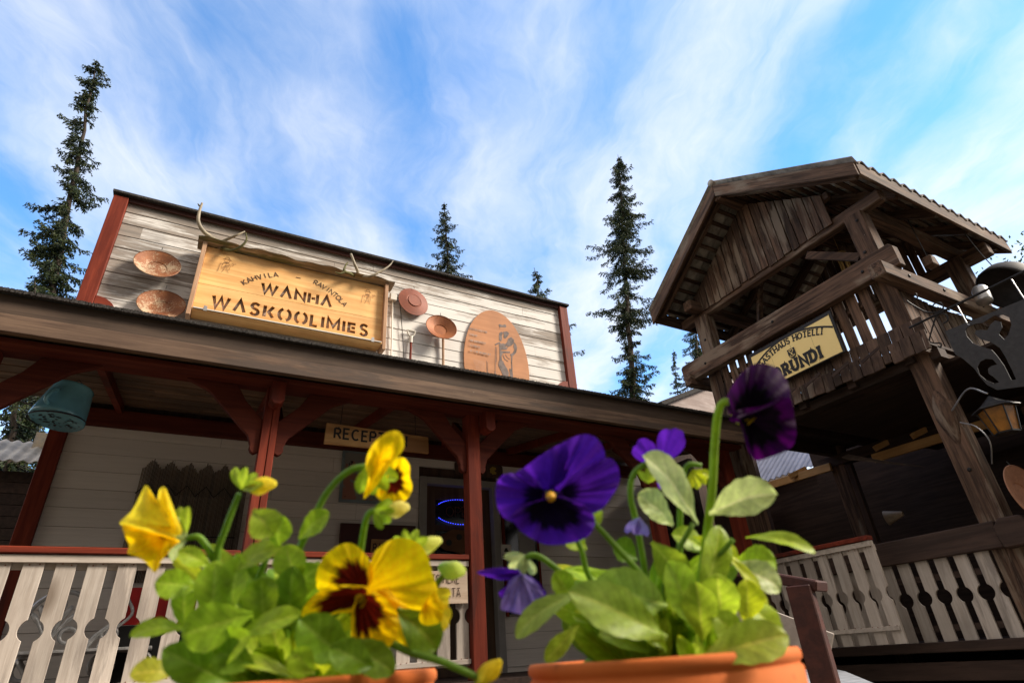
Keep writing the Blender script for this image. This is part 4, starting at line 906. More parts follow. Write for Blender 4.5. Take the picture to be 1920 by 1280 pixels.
for p in ((5.948, 2.36, 4.02), (5.948, 2.42, 3.62), (5.948, 4.76, 3.75), (5.948, 4.70, 2.9), (5.778, 2.45, 3.33), (5.778, 4.72, 3.33), (5.778, 3.6, 3.36), (5.948, 2.38, 1.2)):
    b = MB(); b.lathe([(.0001, .012), (.012, .010), (.018, .004), (.019, -.004)], p, (-1, 0, 0), 10); b.build('bolt_head', m_irond, tw)
for p in ((5.95, 2.138, 3.12), (6.6, 2.138, 3.12), (7.4, 2.138, 3.12)):
    b = MB(); b.lathe([(.0001, .012), (.012, .010), (.018, .004), (.019, -.004)], p, (0, -1, 0), 10); b.build('bolt_head', m_irond, tw)
# shingled skirts
def shingles(o, U, D, length, rows, name):
    """o top corner, U along, D down-and-out vector of full drop"""
    o, U, D = Vector(o), Vector(U), Vector(D); Nn = U.cross(D).normalized(); b = MB()
    for r_ in range(rows):
        a = 0.
        while a < length:
            w = r3.uniform(.08, .125); w = min(w, length-a); t0 = r_/rows-.08; t1 = (r_+1)/rows+r3.uniform(-.04, .07); k = r3.uniform(0, .012)+.0*(rows-1-r_)
            p = [o+U*a+D*t0+Nn*(.004+k*.2), o+U*(a+w-.008)+D*t0+Nn*(.004+k*.2), o+U*(a+w-.008)+D*t1+Nn*(.034+k), o+U*a+D*(t1+r3.uniform(-.03, .03))+Nn*(.034+k+r3.uniform(-.006, .006))]
            b.add(p+[q-Nn*.018 for q in p], [(0, 1, 2, 3), (7, 6, 5, 4), (0, 4, 5, 1), (1, 5, 6, 2), (2, 6, 7, 3), (3, 7, 4, 0)]); a += w
    return b.build(name, m_shing, tw, bev=.001)
shingles((5.90, 5.10, 2.63), (0, -1, 0), (-.10, 0, -.31), 2.92, 2, 'shingle_skirt')
b = MB(); b.beam((5.85, 2.28, 2.325), (8.3, 2.28, 2.325), .05, .05); b.build('edge_board', m_twx, tw)
b = MB()
for k in range(7):
    y = 2.7+k*.33; c = Vector((5.775, y, 2.46+r3.uniform(-.03, .03))); b.beam(c+Vector((0, .11, -.03)), c+Vector((-.01, -.11, .035)), .03, .010, (1, 0, 0))
b.build('loose_shingles', m_dark, tw)
# lower storey: dark room
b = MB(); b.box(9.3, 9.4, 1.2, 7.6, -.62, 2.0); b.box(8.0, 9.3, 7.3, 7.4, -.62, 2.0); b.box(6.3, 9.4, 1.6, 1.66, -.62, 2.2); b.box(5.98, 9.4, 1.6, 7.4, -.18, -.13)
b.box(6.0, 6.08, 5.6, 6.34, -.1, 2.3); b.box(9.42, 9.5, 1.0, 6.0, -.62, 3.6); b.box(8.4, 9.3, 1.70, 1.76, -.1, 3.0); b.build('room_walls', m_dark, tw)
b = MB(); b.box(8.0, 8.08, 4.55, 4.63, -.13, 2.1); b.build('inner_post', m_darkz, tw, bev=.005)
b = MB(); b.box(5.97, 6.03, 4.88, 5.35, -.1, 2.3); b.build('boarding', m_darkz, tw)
b = MB(); b.box(6.2, 9.3, 1.7, 4.0, 2.24, 2.27); b.build('low_ceiling', m_dark, tw)
for ya, yb, z in ((6.0, 4.83, 2.14), (4.22, 2.7, 2.06)):
    b = MB(); b.beam((8., ya, z), (8., yb, z-.01), .05, .11); b.build('new_beam', m_piney, tw, bev=.003)
for y in (5.4, 4.05, 3.55):
    b = MB(); b.beam((7.9, y+.05, 2.15), (8.1, y-.12, 2.24), .06, .07); b.build('new_rafter_end', m_piney, tw)
# rail with white notched boards below
b = MB(); b.prism([(2.36, .545), (4.66, .545), (4.66, .745), (2.36, .755)], (5.88, 0, 0), (0, 1, 0), (0, 0, 1), (.08, 0, 0)); b.build('lower_rail', m_dark, tw, bev=.008)
b = MB(); b.prism([(2.12, .54), (2.34, .53), (2.355, .60), (2.355, .70), (2.30, .76), (2.15, .76), (2.10, .69)], (5.83, 0, 0), (0, 1, 0), (0, 0, 1), (.12, 0, 0)); b.box(5.95, 7.5, 2.20, 2.28, .56, .72); b.build('rail_end', m_dark, tw, bev=.01)
b = MB(); b.beam((5.92, 2.2, -.14), (5.92, 5.0, -.14), .12, .08); b.beam((5.94, 2.0, -.32), (5.94, 5.0, -.32), .08, .14); b.beam((5.92, 2.0, -.52), (5.92, 5.0, -.52), .08, .17); b.build('sill_beam', m_dark, tw, bev=.006)
t = thing('railing', (5.93, 3.5, 0), 'white notched railing under the dark brown rail of the tower', 'railing'); b = MB(); y = 2.555
while y < 4.66: b.prism(slat_poly(.108, -.10, .545, .243+rnd.uniform(-.004, .004), .064, .058), (5.915+rnd.uniform(0, .004), y, 0), (0, 1, 0), (0, 0, 1), (.02, 0, 0)); y += .166
b.build('slats', m_slat, t, bev=.0015); b = MB(); b.beam((5.955, 2.5, .40), (5.955, 4.66, .40), .03, .05); b.build('backing_rail', m_dark, t); b = MB(); b.beam((5.955, 2.5, 0), (5.955, 4.66, 0), .03, .05); b.build('cross_rails', m_dark, t)

# ------------------------------------------------------------------ yellow hotel sign on the balcony
hs_ = thing('hotel_sign', (5.85, 3.5, 2.62), 'cream yellow GASTHAUS HOTELLI KORUNDI sign on the balcony front', 'sign')
HY1, HY0, HZ0, HZ1, HX = 4.035, 2.955, 2.635, 3.105, 5.80
HW, HH = HY1-HY0, HZ1-HZ0
def HS(u, v, e=0): return Vector((HX-e, HY1-u, HZ0+v))
b = MB(); b.box(HX+.001, HX+.02, HY0-.03, HY1+.03, HZ0-.012, HZ1+.03); b.build('back_board', m_ink, hs_, bev=.002)
b = MB(); b.box(HX-.004, HX, HY0, HY1, HZ0, HZ1); b.build('face', m_yel, hs_)
b = MB(); KK[0] = 0
def hl(pts, t, e=.006):
    Lf, Rt = offs(pts, t); n = len(Lf); KK[0] += 1; e += KK[0]*1.2e-4
    b.add([HS(p.x, p.y, e) for p in Lf]+[HS(p.x, p.y, e) for p in Rt], [(i, i+1, n+i+1, n+i) for i in range(n-1)])
def archv(u): return .30+.170*(1-((u-HW/2)/(HW/2))**2)-.0
hl([(0, HH-.009), (HW, HH-.009)], .018); hl([(HW*k/24, archv(HW*k/24)) for k in range(25)], .022)
for i in range(1, 4): hl([(HW*i/4, .0), (HW*i/4, .40)], .0016, .0045)
b.build('border', m_ink, hs_)
b = MB(); txt = 'GASTHAUS HOTELLI'; n = len(txt); hgt = .066; wid = [max(GL[c][0], .2)*.92 for c in txt]; gaps = .27; tot = sum(wid)*hgt+gaps*hgt*(n-1); sc_ = (HW-.24)/tot; u = .10
for c, w in zip(txt, wid):
    um = u+w*hgt*sc_/2; sl = math.atan(-2*.17*(um-HW/2)/(HW/2)**2); base = archv(um)-.094
    if c != ' ':
        gw = GL[c][0]*.92*hgt; U_ = Vector((0, -math.cos(sl), math.sin(sl))); V_ = Vector((0, math.sin(sl), math.cos(sl)))
        paint(b, c, hgt, .0155, HS(um, base, .0065)-U_*gw/2, U_, V_, (-1, 0, 0), sx=.92, serif=.2, lift=0)
    u += (w+gaps)*hgt*sc_
paint(b, 'KORUNDI', .122, .037, HS(.125, .045, .006), (0, -1, 0), (0, 0, 1), (-1, 0, 0), gap=.40, sx=.78, serif=.21, lift=.001)
b.build('letters', m_ink, hs_)
b = MB(); shp = [(-.048, .06), (.048, .06), (.048, -.005)]+[(.048*math.cos(R(a)), -.005+.055*math.sin(R(a))) for a in range(-20, -161, -20)]+[(-.048, -.005)]
b.prism(shp, HS(.535, .245, .0105), (0, -1, 0), (0, 0, 1), (-.001, 0, 0)); b.build('shield', m_ink, hs_)
b = MB()
def hl2(pts, t, e=.0125):
    Lf, Rt = offs([(.535+x, .245+y) for x, y in pts], t); n = len(Lf); KK[0] += 1; e2 = e+KK[0]*1e-4
    b.add([HS(p.x, p.y, e2) for p in Lf]+[HS(p.x, p.y, e2) for p in Rt], [(i, i+1, n+i+1, n+i) for i in range(n-1)])
KK[0] = 0
hl2([(.0, .035)]+arc(-.013, .036, .013, .014, 0, 200, 7)+[(.0, -.002), (.006, -.02)], .006); hl2([(.0, .035)]+arc(.013, .036, .013, .014, 180, -20, 7)+[(.0, .005), (-.01, -.012)], .006)
paint(b, 'G', .024, .0045, HS(.535-.034, .245-.042, .0135), (0, -1, 0), (0, 0, 1), (-1, 0, 0)); paint(b, 'H', .024, .0045, HS(.535+.012, .245-.042, .0135), (0, -1, 0), (0, 0, 1), (-1, 0, 0)); paint(b, 'T', .018, .0035, HS(.535-.006, .245-.05, .0135), (0, -1, 0), (0, 0, 1), (-1, 0, 0), sx=.6)
b.build('shield_emblem', m_yel, hs_)

# ------------------------------------------------------------------ iron sign on its rod
it = thing('iron_sign', (5.8, 1.6, 1.7), 'grey iron shield plate with cut-out heart ribbon and letters hanging from a rod', 'sign')
def ip(x, y): p = on(1700+x/3.764, 460+y/3.764, 0, 5.80); return (-(p.y), p.z)
outer = [ip(*p) for p in [(272, 606), (560, 490), (828, 380)]]+[(-1.22, 2.36), (-1.19, 2.20), (-1.19, 1.95), (-1.26, 1.80), (-1.40, 1.69), (-1.58, 1.65)]+[ip(*p) for p in [(640, 1020), (570, 985), (520, 930), (480, 870), (400, 800), (345, 770)]]
hol1 = [ip(*p) for p in [(415, 600), (425, 640), (470, 690), (530, 715), (600, 735), (640, 780), (690, 850), (740, 950), (775, 945), (745, 880), (700, 790), (660, 725), (600, 685), (520, 660), (482, 625), (490, 600), (530, 595), (570, 600), (590, 560), (625, 530), (665, 540), (675, 580), (650, 625), (690, 665), (720, 630), (740, 560), (725, 510), (680, 490), (620, 495), (580, 520), (540, 545), (480, 555), (430, 575)]]
hol2 = [ip(*p) for p in [(500, 860), (520, 820), (560, 800), (610, 805), (640, 840), (600, 850), (575, 870), (580, 905), (610, 925), (655, 965), (620, 975), (560, 950), (515, 910)]]
hol3 = [(-1.40+x*.25, 1.80+z*.25) for x, z in [(0, 0), (.12, 0), (.12, .25), (.3, .25), (.3, 0), (.42, 0), (.42, .6), (.3, .6), (.3, .35), (.12, .35), (.12, .6), (0, .6)]]
cutplate('plate', m_iron, outer, [hol1, hol2, hol3], (5.80, 0, 0), (0, -1, 0), (0, 0, 1), .008, it)
for y in (1.86, 1.42):
    b = MB(); b.tube(bezier([(5.85, y, 2.585), (5.82, y-.01, 2.50), (5.80, y-.02, 2.36), (5.795, y-.035, 2.335)], 5), .005, 6); b.build('hook', m_galv, it)
rd = thing('sign_bracket', (5.85, 2.2, 2.4), 'black iron rod with scrollwork reaching out from the tower corner', 'bracket')
b = MB(); b.tube([(5.85, 2.30, 2.575), (5.85, 1.05, 2.60)], .012, 8); b.build('rod', m_irond, rd)
def iq(x, y, X=5.85): return on(1700+x/3.764, 460+y/3.764, 0, X)
for pts in ([(0, 390), (60, 430), (140, 470), (215, 470), (258, 440), (240, 405), (200, 410), (185, 425)], [(160, 680), (165, 640), (185, 570), (210, 500), (250, 480), (285, 495), (290, 530), (260, 550)], [(160, 680), (200, 690), (240, 690), (240, 720), (222, 710)], [(45, 365), (65, 340), (75, 370), (50, 385)]):
    b = MB(); b.tube(bezier([iq(*p) for p in pts], 5), .007, 6); b.build('scroll', m_irond, rd)
# lantern with amber glass
ln = thing('lantern', (5.7, 1.95, 1.35), 'black lantern with amber glass on the right post of the tower', 'lantern')
lc = Vector((5.66, 1.90, 1.42))
b = MB(); b.lathe([(.0001, .24), (.025, .22), (.085, .17), (.165, .125), (.17, .115), (.0001, .115)], lc, (0, 0, 1), 6); b.build('cap', m_irond, ln)
b = MB(); b.lathe([(.125, .113), (.085, -.08)], lc, (0, 0, 1), 6); b.build('glass', m_orange, ln)
b = MB()
for k in range(6):
    a = 2*math.pi*k/6; axo = Vector((0, 0, 1)).orthogonal().normalized(); bb = Vector((0, 0, 1)).cross(axo); d = axo*math.cos(a)+bb*math.sin(a); b.tube([lc+d*.129+Vector((0, 0, .115)), lc+d*.089+Vector((0, 0, -.08))], .006, 5)
b.lathe([(.0001, -.10), (.09, -.09), (.092, -.078), (.0001, -.078)], lc, (0, 0, 1), 6); b.build('frame', m_irond, ln)
b = MB(); b.tube(bezier([lc+Vector((0, 0, .26)), lc+Vector((.1, .15, .38)), (5.93, 2.30, 1.72)], 6), .008, 6); b.tube(bezier([(5.93, 2.28, 1.6), (5.85, 2.15, 1.5), (5.83, 2.1, 1.35), (5.95, 2.2, 1.2)], 6), .006, 6); b.build('arm', m_galv, ln)
# dark dome, tin can, chime, bell, pink lamp
cc = Vector((7.62, 1.93, 3.28)); dm = thing('iron_cauldron', cc, 'large dark iron cauldron hanging under the tower eave at the right', 'cauldron'); b = MB()
axd = Vector((-.55, .38, -.55)).normalized(); b.lathe([(.285, 0), (.30, .0), (.30, -.02), (.28, -.13), (.22, -.22), (.12, -.275), (.0001, -.29)], cc, axd, 32); b.lathe([(.275, .002), (.26, -.12), (.2, -.2), (.1, -.25), (.0001, -.27)], cc, axd, 32); b.build('bowl', m_iron, dm, smooth=True)
b = MB(); b.tube(bezier([cc+Vector((0, 0, .28)), (7.7, 2.0, 3.9), (7.7, 2.03, 4.2)], 4), .006, 5); b.build('wire', m_wire, dm)
tc_ = Vector((7.0, 1.99, 2.98)); b = MB(); b.lathe([(.0001, .2), (.06, .2), (.075, .17), (.075, .02), (.07, 0), (.0001, 0)], tc_, (.25, 0, 1), 18); solo(b, 'milk_can', m_galv, 'small dented silver can standing on the side rail of the balcony', 'can', smooth=True)
wc = thing('wind_chime', (6.6, 2.96, 3.9), 'yellow bamboo wind chime hanging inside the balcony', 'wind chime')
b = MB(); b.lathe([(.0001, .03), (.06, .03), (.065, 0), (.0001, 0)], (6.6, 2.95, 4.16), (0, 0, 1), 14); b.tube([(6.6, 2.95, 4.19), (6.6, 2.95, 4.5)], .003, 4); b.build('disc', m_ply, wc)
for k in range(6):
    a = k*1.05; b = MB(); b.tube([(6.6+.048*math.cos(a), 2.95+.048*math.sin(a), 4.16), (6.6+.048*math.cos(a), 2.95+.048*math.sin(a), 3.86-.02*k)], .009, 7); b.build('pipe', m_ply, wc)
bl = thing('cow_bell', (6.8, 2.22, 3.5), 'dark square cow bell hanging below the tower eave', 'bell')
b = MB(); b.prism([(-.05, .13), (.05, .13), (.085, 0), (-.085, 0)], (6.86, 2.17, 3.56), (1, 0, 0), (0, 0, 1), (0, .1, 0)); b.build('body', m_twz, bl, bev=.01); b = MB(); b.tube([(6.86, 2.22, 3.69), (6.86, 2.22, 4.25)], .005, 5); b.build('strap', m_wire, bl)
# things in the dark room
b = MB(); b.lathe([(.03, .12), (.10, -.10)], (8.6, 4.55, 1.40), (.2, -1, .1), 16); solo(b, 'lamp_shade', m_ticket, 'pale cone lamp shade in the dark room of the tower', 'lamp', smooth=True)
b = MB(); b.lathe([(.0001, .02), (.017, .01), (.02, -.005), (.0001, -.02)], (8.4, 3.98, 1.04), (0, 0, 1), 10); solo(b, 'light_bulb', m_bulb, 'tiny glowing bulb low in the dark room of the tower', 'lamp', smooth=True)
b = MB(); b.add([on(1578, 857, 0, 6.5), on(1590, 851, 0, 6.6), on(1640, 861, 0, 6.5), on(1735, 875, 0, 6.7), on(1640, 866, 0, 6.4), on(1590, 861, 0, 6.45)], [(0, 1, 5), (1, 2, 4, 5), (2, 3, 4)]); solo(b, 'torn_roofing', m_fas2, 'torn pale strip of roofing sagging inside the tower', 'roofing strip', solid=.006)
cr = MB()
def cg(u, v): y = 5.6+2.8*u; return Vector((10+v*1.5, y, 2.78+1.25*v+.018*math.sin(y*2*math.pi/.14)))
cr.grid(cg, 180, 1); sh = thing('woodshed', (11, 7, -.62), 'shed with grey ribbed metal roof seen through the tower', 'shed'); cr.build('ribbed_roof', m_corr, sh, solid=.01)
b = MB(); b.box(10.2, 11.6, 5.8, 8.3, -.62, 2.8); b.build('walls', m_dark, sh)
# roof beyond the porch end
ah = thing('annex', (10.5, 9.3, -.62), 'annex with dark roof edge and faded grey board beyond the porch end', 'building')
p0, p1 = on(1238, 757, 1, 9.), on(1345, 716, 1, 9.2); q0 = on(1262, 772, 1, 9.); q1 = on(1345, 735, 1, 9.2)
b = MB(); b.beam(p0, p1+(p1-p0)*.6, .12, .10); b.build('roof_edge', m_felt, ah); b = MB(); off = Vector((0, .05, 0))
b.add([p0+off-Vector((0, 0, .05)), p1+(p1-p0)*.6+off-Vector((0, 0, .05)), p1+(p1-p0)*.6+off-Vector((0, 0, 1.0)), p0+off-Vector((0, 0, 1.0))], [(0, 1, 2, 3)]); b.build('gable_board', wood('pinkish_grey_board', (.34, .28, .26), (.26, .2, .18), 0, .8, 12), ah, solid=.03)
b = MB(); b.box(p0.x, p1.x+2, 9.3, 12, -.62, p0.z-.3); b.build('walls', m_dark, ah)

# ------------------------------------------------------------------ handrail near the pots
hr = thing('step_handrail', W(1530, 1280, 2.4)*1., 'low dark red handrail post with cap board and white side board by the steps', 'handrail')
b = MB(); d = 2.55; p = W(1500, 1100, d); ft = Vector((p.x-.02, p.y+.0, -.62)); sw = .055
top = W(1499, 1098, d); b.beam(ft, top, .10, .10, (1, .5, 0)); b.build('post', m_dred, hr, bev=.005)
b = MB(); a_, c_ = W(1335, 1062, d+.35), W(1542, 1099, d-.02); b.beam(a_, c_, .14, .045); b.build('cap_board', m_dred, hr, bev=.006)
b = MB(); a_, c_ = W(1380, 1142, d+.35), W(1560, 1212, d+.12); b.beam(a_, c_, .03, .12); b.build('side_board', m_slatx, hr, bev=.004)

# ------------------------------------------------------------------ spruces
def spruce(base, top, prof, seed, label, dens=1., cols=None, trunk=.13, bare=0., droop=.45, z0=0.):
    """prof: list of (t, half width) up the trunk; branches droop, twigs hang with needle sprays"""
    q = random.Random(seed); base = Vector(base); top = Vector(top); H = (top-base).length
    t_ = thing('spruce', base, label, 'spruce', 'spruces behind the buildings')
    b = MB(); n = 24; wob = [Vector((q.uniform(-.03, .03), q.uniform(-.03, .03), 0)) for _ in range(n+1)]
    axis = [base.lerp(top, k/n)+wob[k] for k in range(n+1)]; b.tube(axis, [trunk*(1-k/n)**.8+.008 for k in range(n+1)], 7); b.build('trunk', m_bark, t_, smooth=True)
    def wd_(t):
        for (a, wa), (c, wc_) in zip(prof, prof[1:]):
            if a <= t <= c: return wa+(wc_-wa)*(t-a)/(c-a)
        return 0
    cols = cols or [(.018, .032, .014), (.028, .045, .016), (.045, .062, .018), (.012, .02, .011), (.06, .075, .022)]
    nb = MB(); wb = MB()
    z = z0*H
    while z < H*.995:
        t = z/H; w = wd_(t); step = q.uniform(.10, .22)/dens; z += step
        if w <= 0: continue
        w *= .72+.38*math.sin(z*2.3+seed*2)*math.sin(z*5.1+seed)+.12
        if q.random() < .14: z += q.uniform(.05, .22)
        f = t*n; k = min(int(f), n-1); c = axis[k].lerp(axis[k+1], f-k)
        for _ in range(q.choice([2, 3, 3, 4]) if w > .25 else 3):
            az_ = q.uniform(0, 6.283); L_ = w*q.uniform(.45, 1.18); 
            if q.random() < .08: L_ *= 1.3
            dr_ = droop*q.uniform(.6, 1.3)*(1-.9*max(0, t-.9)/.1); hd = Vector((math.cos(az_), math.sin(az_), 0)); sd_ = Vector((-hd.y, hd.x, 0))
            m_ = 6; pts = []
            for i in range(m_+1):
                s = i/m_; pts.append(c+hd*L_*s+Vector((0, 0, -dr_*L_*(s*1.35-.62*s*s*s)+(.35*L_*s if t > .9 else 0)))+sd_*L_*.08*math.sin(s*3+az_))
            wb.tube(pts, [.012*(1-.8*i/m_)*min(1, w+.4) for i in range(m_+1)], 3, False)
            ns = int(6+L_*32*dens)
            for j in range(ns):
                s = bare+(1-bare)*(j+q.random())/ns; s = min(s, .99); f2 = s*m_; i = int(f2); p = pts[i].lerp(pts[i+1], f2-i)
                tl = (.10+.20*(1-s)*min(L_, 1.))*q.uniform(.6, 1.3); side = q.choice((-1, 1))
                d = (hd*.55*q.uniform(.3, 1.2)+sd_*side*q.uniform(.3, 1.)+Vector((0, 0, -q.uniform(.2, 1.5)))).normalized()
                cc_ = q.choice(cols); kk = q.uniform(.75, 1.25); cc_ = tuple(v*kk for v in cc_)
                nn = max(3, int(tl/.035))
                for a in range(nn):
                    pp = p+d*tl*(a+.5)/nn+Vector((q.uniform(-.012, .012), q.uniform(-.012, .012), q.uniform(-.012, .012)))
                    for _k in range(2):
                        e = (d*.8+Vector((q.uniform(-1, 1), q.uniform(-1, 1), q.uniform(-1, .6)))*.75).normalized()*q.uniform(.04, .085); s2 = e.orthogonal().normalized()
                        s2.rotate(Matrix.Rotation(q.uniform(0, 6.28), 3, e.normalized())); s2 *= .0115
                        nb.add([pp-s2, pp+s2, pp+e*.6+s2*.9, pp+e, pp+e*.6-s2*.9], [(0, 1, 2, 3, 4)], cc_)
    wb.build('branches', m_bark, t_); nb.build('crown', m_needle, t_, colors=True)
    return t_
def SP(xb, yb, xt, yt, Y):
    p = on(xb, yb, 1, Y); q = on(xt, yt, 1, Y); d = (q-p)/(q.z-p.z); return p-d*(p.z+.45), q
def tree(xb, yb, xt, yt, Y, prof, seed, label, **k):
    a, c = SP(xb, yb, xt, yt, Y); return spruce(a, c, prof, seed, label, **k)
tree(98, 560, 180, 112, 14, [(.10, .7), (.42, .62), (.55, .60), (.63, .80), (.70, .62), (.78, .58), (.84, .50), (.875, .24), (.93, .40), (.97, .34), (1., .08)], 1, 'tall ragged spruce with club-shaped top left of the false front', dens=1.3, trunk=.12, z0=.10, droop=.7)
tree(55, 640, 66, 528, 12.5, [(.2, .5), (.75, .42), (.9, .30), (.97, .22), (1, .05)], 2, 'small spruce top beside the trunk of the tall left spruce', dens=1.1, trunk=.06, z0=.45)
tree(840, 520, 833, 378, 15, [(.6, .95), (.76, .78), (.85, .72), (.93, .42), (.97, .17), (1, .03)], 3, 'narrow spruce top rising behind the middle of the false front', trunk=.13, z0=.60, droop=.5)
tree(1012, 575, 1003, 502, 13, [(.7, 1.5), (.85, 1.0), (.93, .5), (1, .03)], 4, 'small pale green spruce top behind the right end of the false front', trunk=.07, z0=.72, droop=.2, cols=[(.04, .06, .03), (.06, .085, .04), (.03, .045, .025), (.09, .11, .05)])
tree(1187, 755, 1160, 290, 12, [(.22, 1.3), (.40, .95), (.47, .75), (.49, .35), (.53, .35), (.56, 1.35), (.66, 1.6), (.72, 1.25), (.78, 1.1), (.86, .70), (.93, .42), (.975, .22), (1, .03)], 5, 'tall open spruce with bare dark trunk between the restaurant and the tower', dens=1.2, trunk=.13, z0=.20, droop=.36)
tree(1275, 775, 1262, 655, 20, [(.5, .8), (.8, .45), (.93, .22), (1, .03)], 6, 'thin distant spruce top at the left foot of the tower', trunk=.08, z0=.4)
tree(1315, 760, 1300, 560, 16, [(.3, 1.5), (.7, 1.3), (.9, .8), (1, .05)], 7, 'dark spruce partly hidden behind the left post of the balcony', trunk=.14, z0=.35)
tree(20, 830, 45, 660, 11, [(.2, 1.3), (.6, 1.2), (.85, .9), (1, .2)], 8, 'bushy spruce glimpsed below the left end of the porch roof', trunk=.1, z0=.25, dens=.8)
def added_wood():
    """unseen ragged spruces added behind the camera to block low sky light"""
    q = random.Random(77); b = MB(); sa = math.degrees(math.atan2(SUN.y, SUN.x))
    for i in range(120):
        a = q.uniform(-165, -38); r_ = q.uniform(13, 24); hh = q.uniform(9, 14)
        if abs(a-sa) < 16: r_ += 22; hh *= .7
        x, y = r_*math.cos(R(a)), r_*math.sin(R(a)); z = -.62
        while z < hh-1:
            f = 1-(z+.45)/hh; w = 2.3*f*q.uniform(.8, 1.15)+.2; n = 11; P = [(x, y, z+1.6)]
            for k in range(n): t = 6.283*k/n+q.uniform(-.2, .2); ww = w*q.uniform(.6, 1.15); P.append((x+ww*math.cos(t), y+ww*math.sin(t), z+q.uniform(-.3, .3)))
            b.add(P, [(0, k+1, (k+1) % n+1) for k in range(n)], (.03, .045, .018)); z += q.uniform(.8, 1.1)
    tag(b.build('unseen_blocker_wood', m_needle, None, colors=True), 'unseen dark spruces added behind the viewpoint to block low sky light', None, None, 'stuff')
added_wood()  # tree belt put in out of view so less low light reaches the porch
# birch at the far right
def birch():
    q = random.Random(3); c = on(1990, 590, 0, 13.); t_ = thing('birch', (c.x, c.y, -.62), 'leafy birch crown at the right edge behind the iron sign', 'birch')
    b = MB(); b.tube([(c.x, c.y, -.62), (c.x+.1, c.y, 3), (c.x, c.y, c.z+1)], [.14, .1, .03], 8); b.build('trunk', m_bark, t_)
    tb2 = MB(); b = MB(); k = 0
    for _ in range(60):
        cl = c+Vector((q.gauss(0, .9), q.gauss(0, .55), q.gauss(-.3, .9)))
        tb2.tube(bezier([(c.x, c.y, cl.z-.8), ((c.x+cl.x)/2, (c.y+cl.y)/2, cl.z-.3), cl], 3), [.03]*3+[.02]*2+[.008]*2, 5)
        for _ in range(70):
            p = cl+Vector((q.gauss(0, .15), q.gauss(0, .15), q.gauss(0, .15))); d = Vector((q.uniform(-1, 1), q.uniform(-1, 1), q.uniform(-1, 1))).normalized()*.035; s = d.orthogonal()*.7; cc_ = q.choice([(.05, .09, .02), (.08, .12, .03), (.03, .06, .015)]); b.add([p-d, p+s, p+d, p-s], [(0, 1, 2, 3)], cc_)
    tb2.build('branches', m_bark, t_); b.build('crown', m_moss2, t_, colors=True)
birch()

# ------------------------------------------------------------------ flower pots and pansies
def terracotta(cx, cy, d, rad, label, low):
    c = W(cx, cy, d); rim = c.z-low; hh = rad*1.75
    t_ = thing('flower_pot', (c.x, c.y, rim-hh), label, 'flower pot', 'terracotta pots with pansies'); o = (c.x, c.y, rim)
    b = MB(); r_ = rad; b.lathe([(.0001, -hh), (.66*r_, -hh), (.67*r_, -hh+.004), (.88*r_, -.034), (.93*r_, -.030), (.975*r_, -.028), (.985*r_, -.024), (.995*r_, -.009), (.975*r_, -.0075), (.98*r_, -.0065), (r_, -.005), (r_, -.002), (.985*r_, 0), (.93*r_, -.001), (.90*r_, -.006), (.86*r_, -.05), (.6*r_, -hh+.01), (.0001, -hh+.01)], o, (0, 0, 1), 96)
    b.build('pot', m_terra, t_, smooth=True)
    q = random.Random(int(cx)); b = MB()
    def sf(u, v): a = v*2*math.pi; return Vector((c.x+u*.885*r_*math.cos(a), c.y+u*.885*r_*math.sin(a), rim-.016+.004*math.sin(a*7+u*9)+.005*math.sin(u*20+a*3)))
    b.grid(sf, 14, 40); b.build('soil', m_soil, t_)
    return Vector((c.x, c.y, rim)), hh
RP, RH = terracotta(1236, 1234, .335, .0770, 'orange terracotta pot holding the purple pansies', -.0015)
LP, LH = terracotta(546, 1275, .315, .0795, 'orange terracotta pot holding the yellow pansies', -.001)
zt = min(RP.z-RH, LP.z-LH)
def fixpot():
    pass
tb = thing('garden_table', ((RP.x+LP.x)/2, (RP.y+LP.y)/2, -.62), 'small wooden stand that carries the two terracotta pots', 'table')
mid = (RP+LP)/2; dxy = (RP-LP); dxy.z = 0; dxy.normalize(); pxy = Vector((-dxy.y, dxy.x, 0))
b = MB(); b.beam(Vector((mid.x, mid.y, zt-.0145))-dxy*.26, Vector((mid.x, mid.y, zt-.0145))+dxy*.26, .24, .025); b.build('table_top', m_twx, tb, bev=.003)
for s1 in (-1, 1):
    for s2 in (-1, 1):
        p = Vector((mid.x, mid.y, 0))+dxy*.22*s1+pxy*.09*s2; b = MB(); b.box(p.x-.015, p.x+.015, p.y-.015, p.y+.015, -.62, zt-.028); b.build('leg', m_twz, tb)
for P_, H_ in ((RP, RH), (LP, LH)):
    if P_.z-H_ > zt+.002:
        b = MB(); b.lathe([(.0001, zt-.002), (.062, zt-.002), (.064, P_.z-H_-.001), (.0001, P_.z-H_-.001)], (P_.x, P_.y, 0), (0, 0, 1), 32); solo(b, 'saucer', m_terra, 'terracotta saucer under the higher pot', 'saucer')

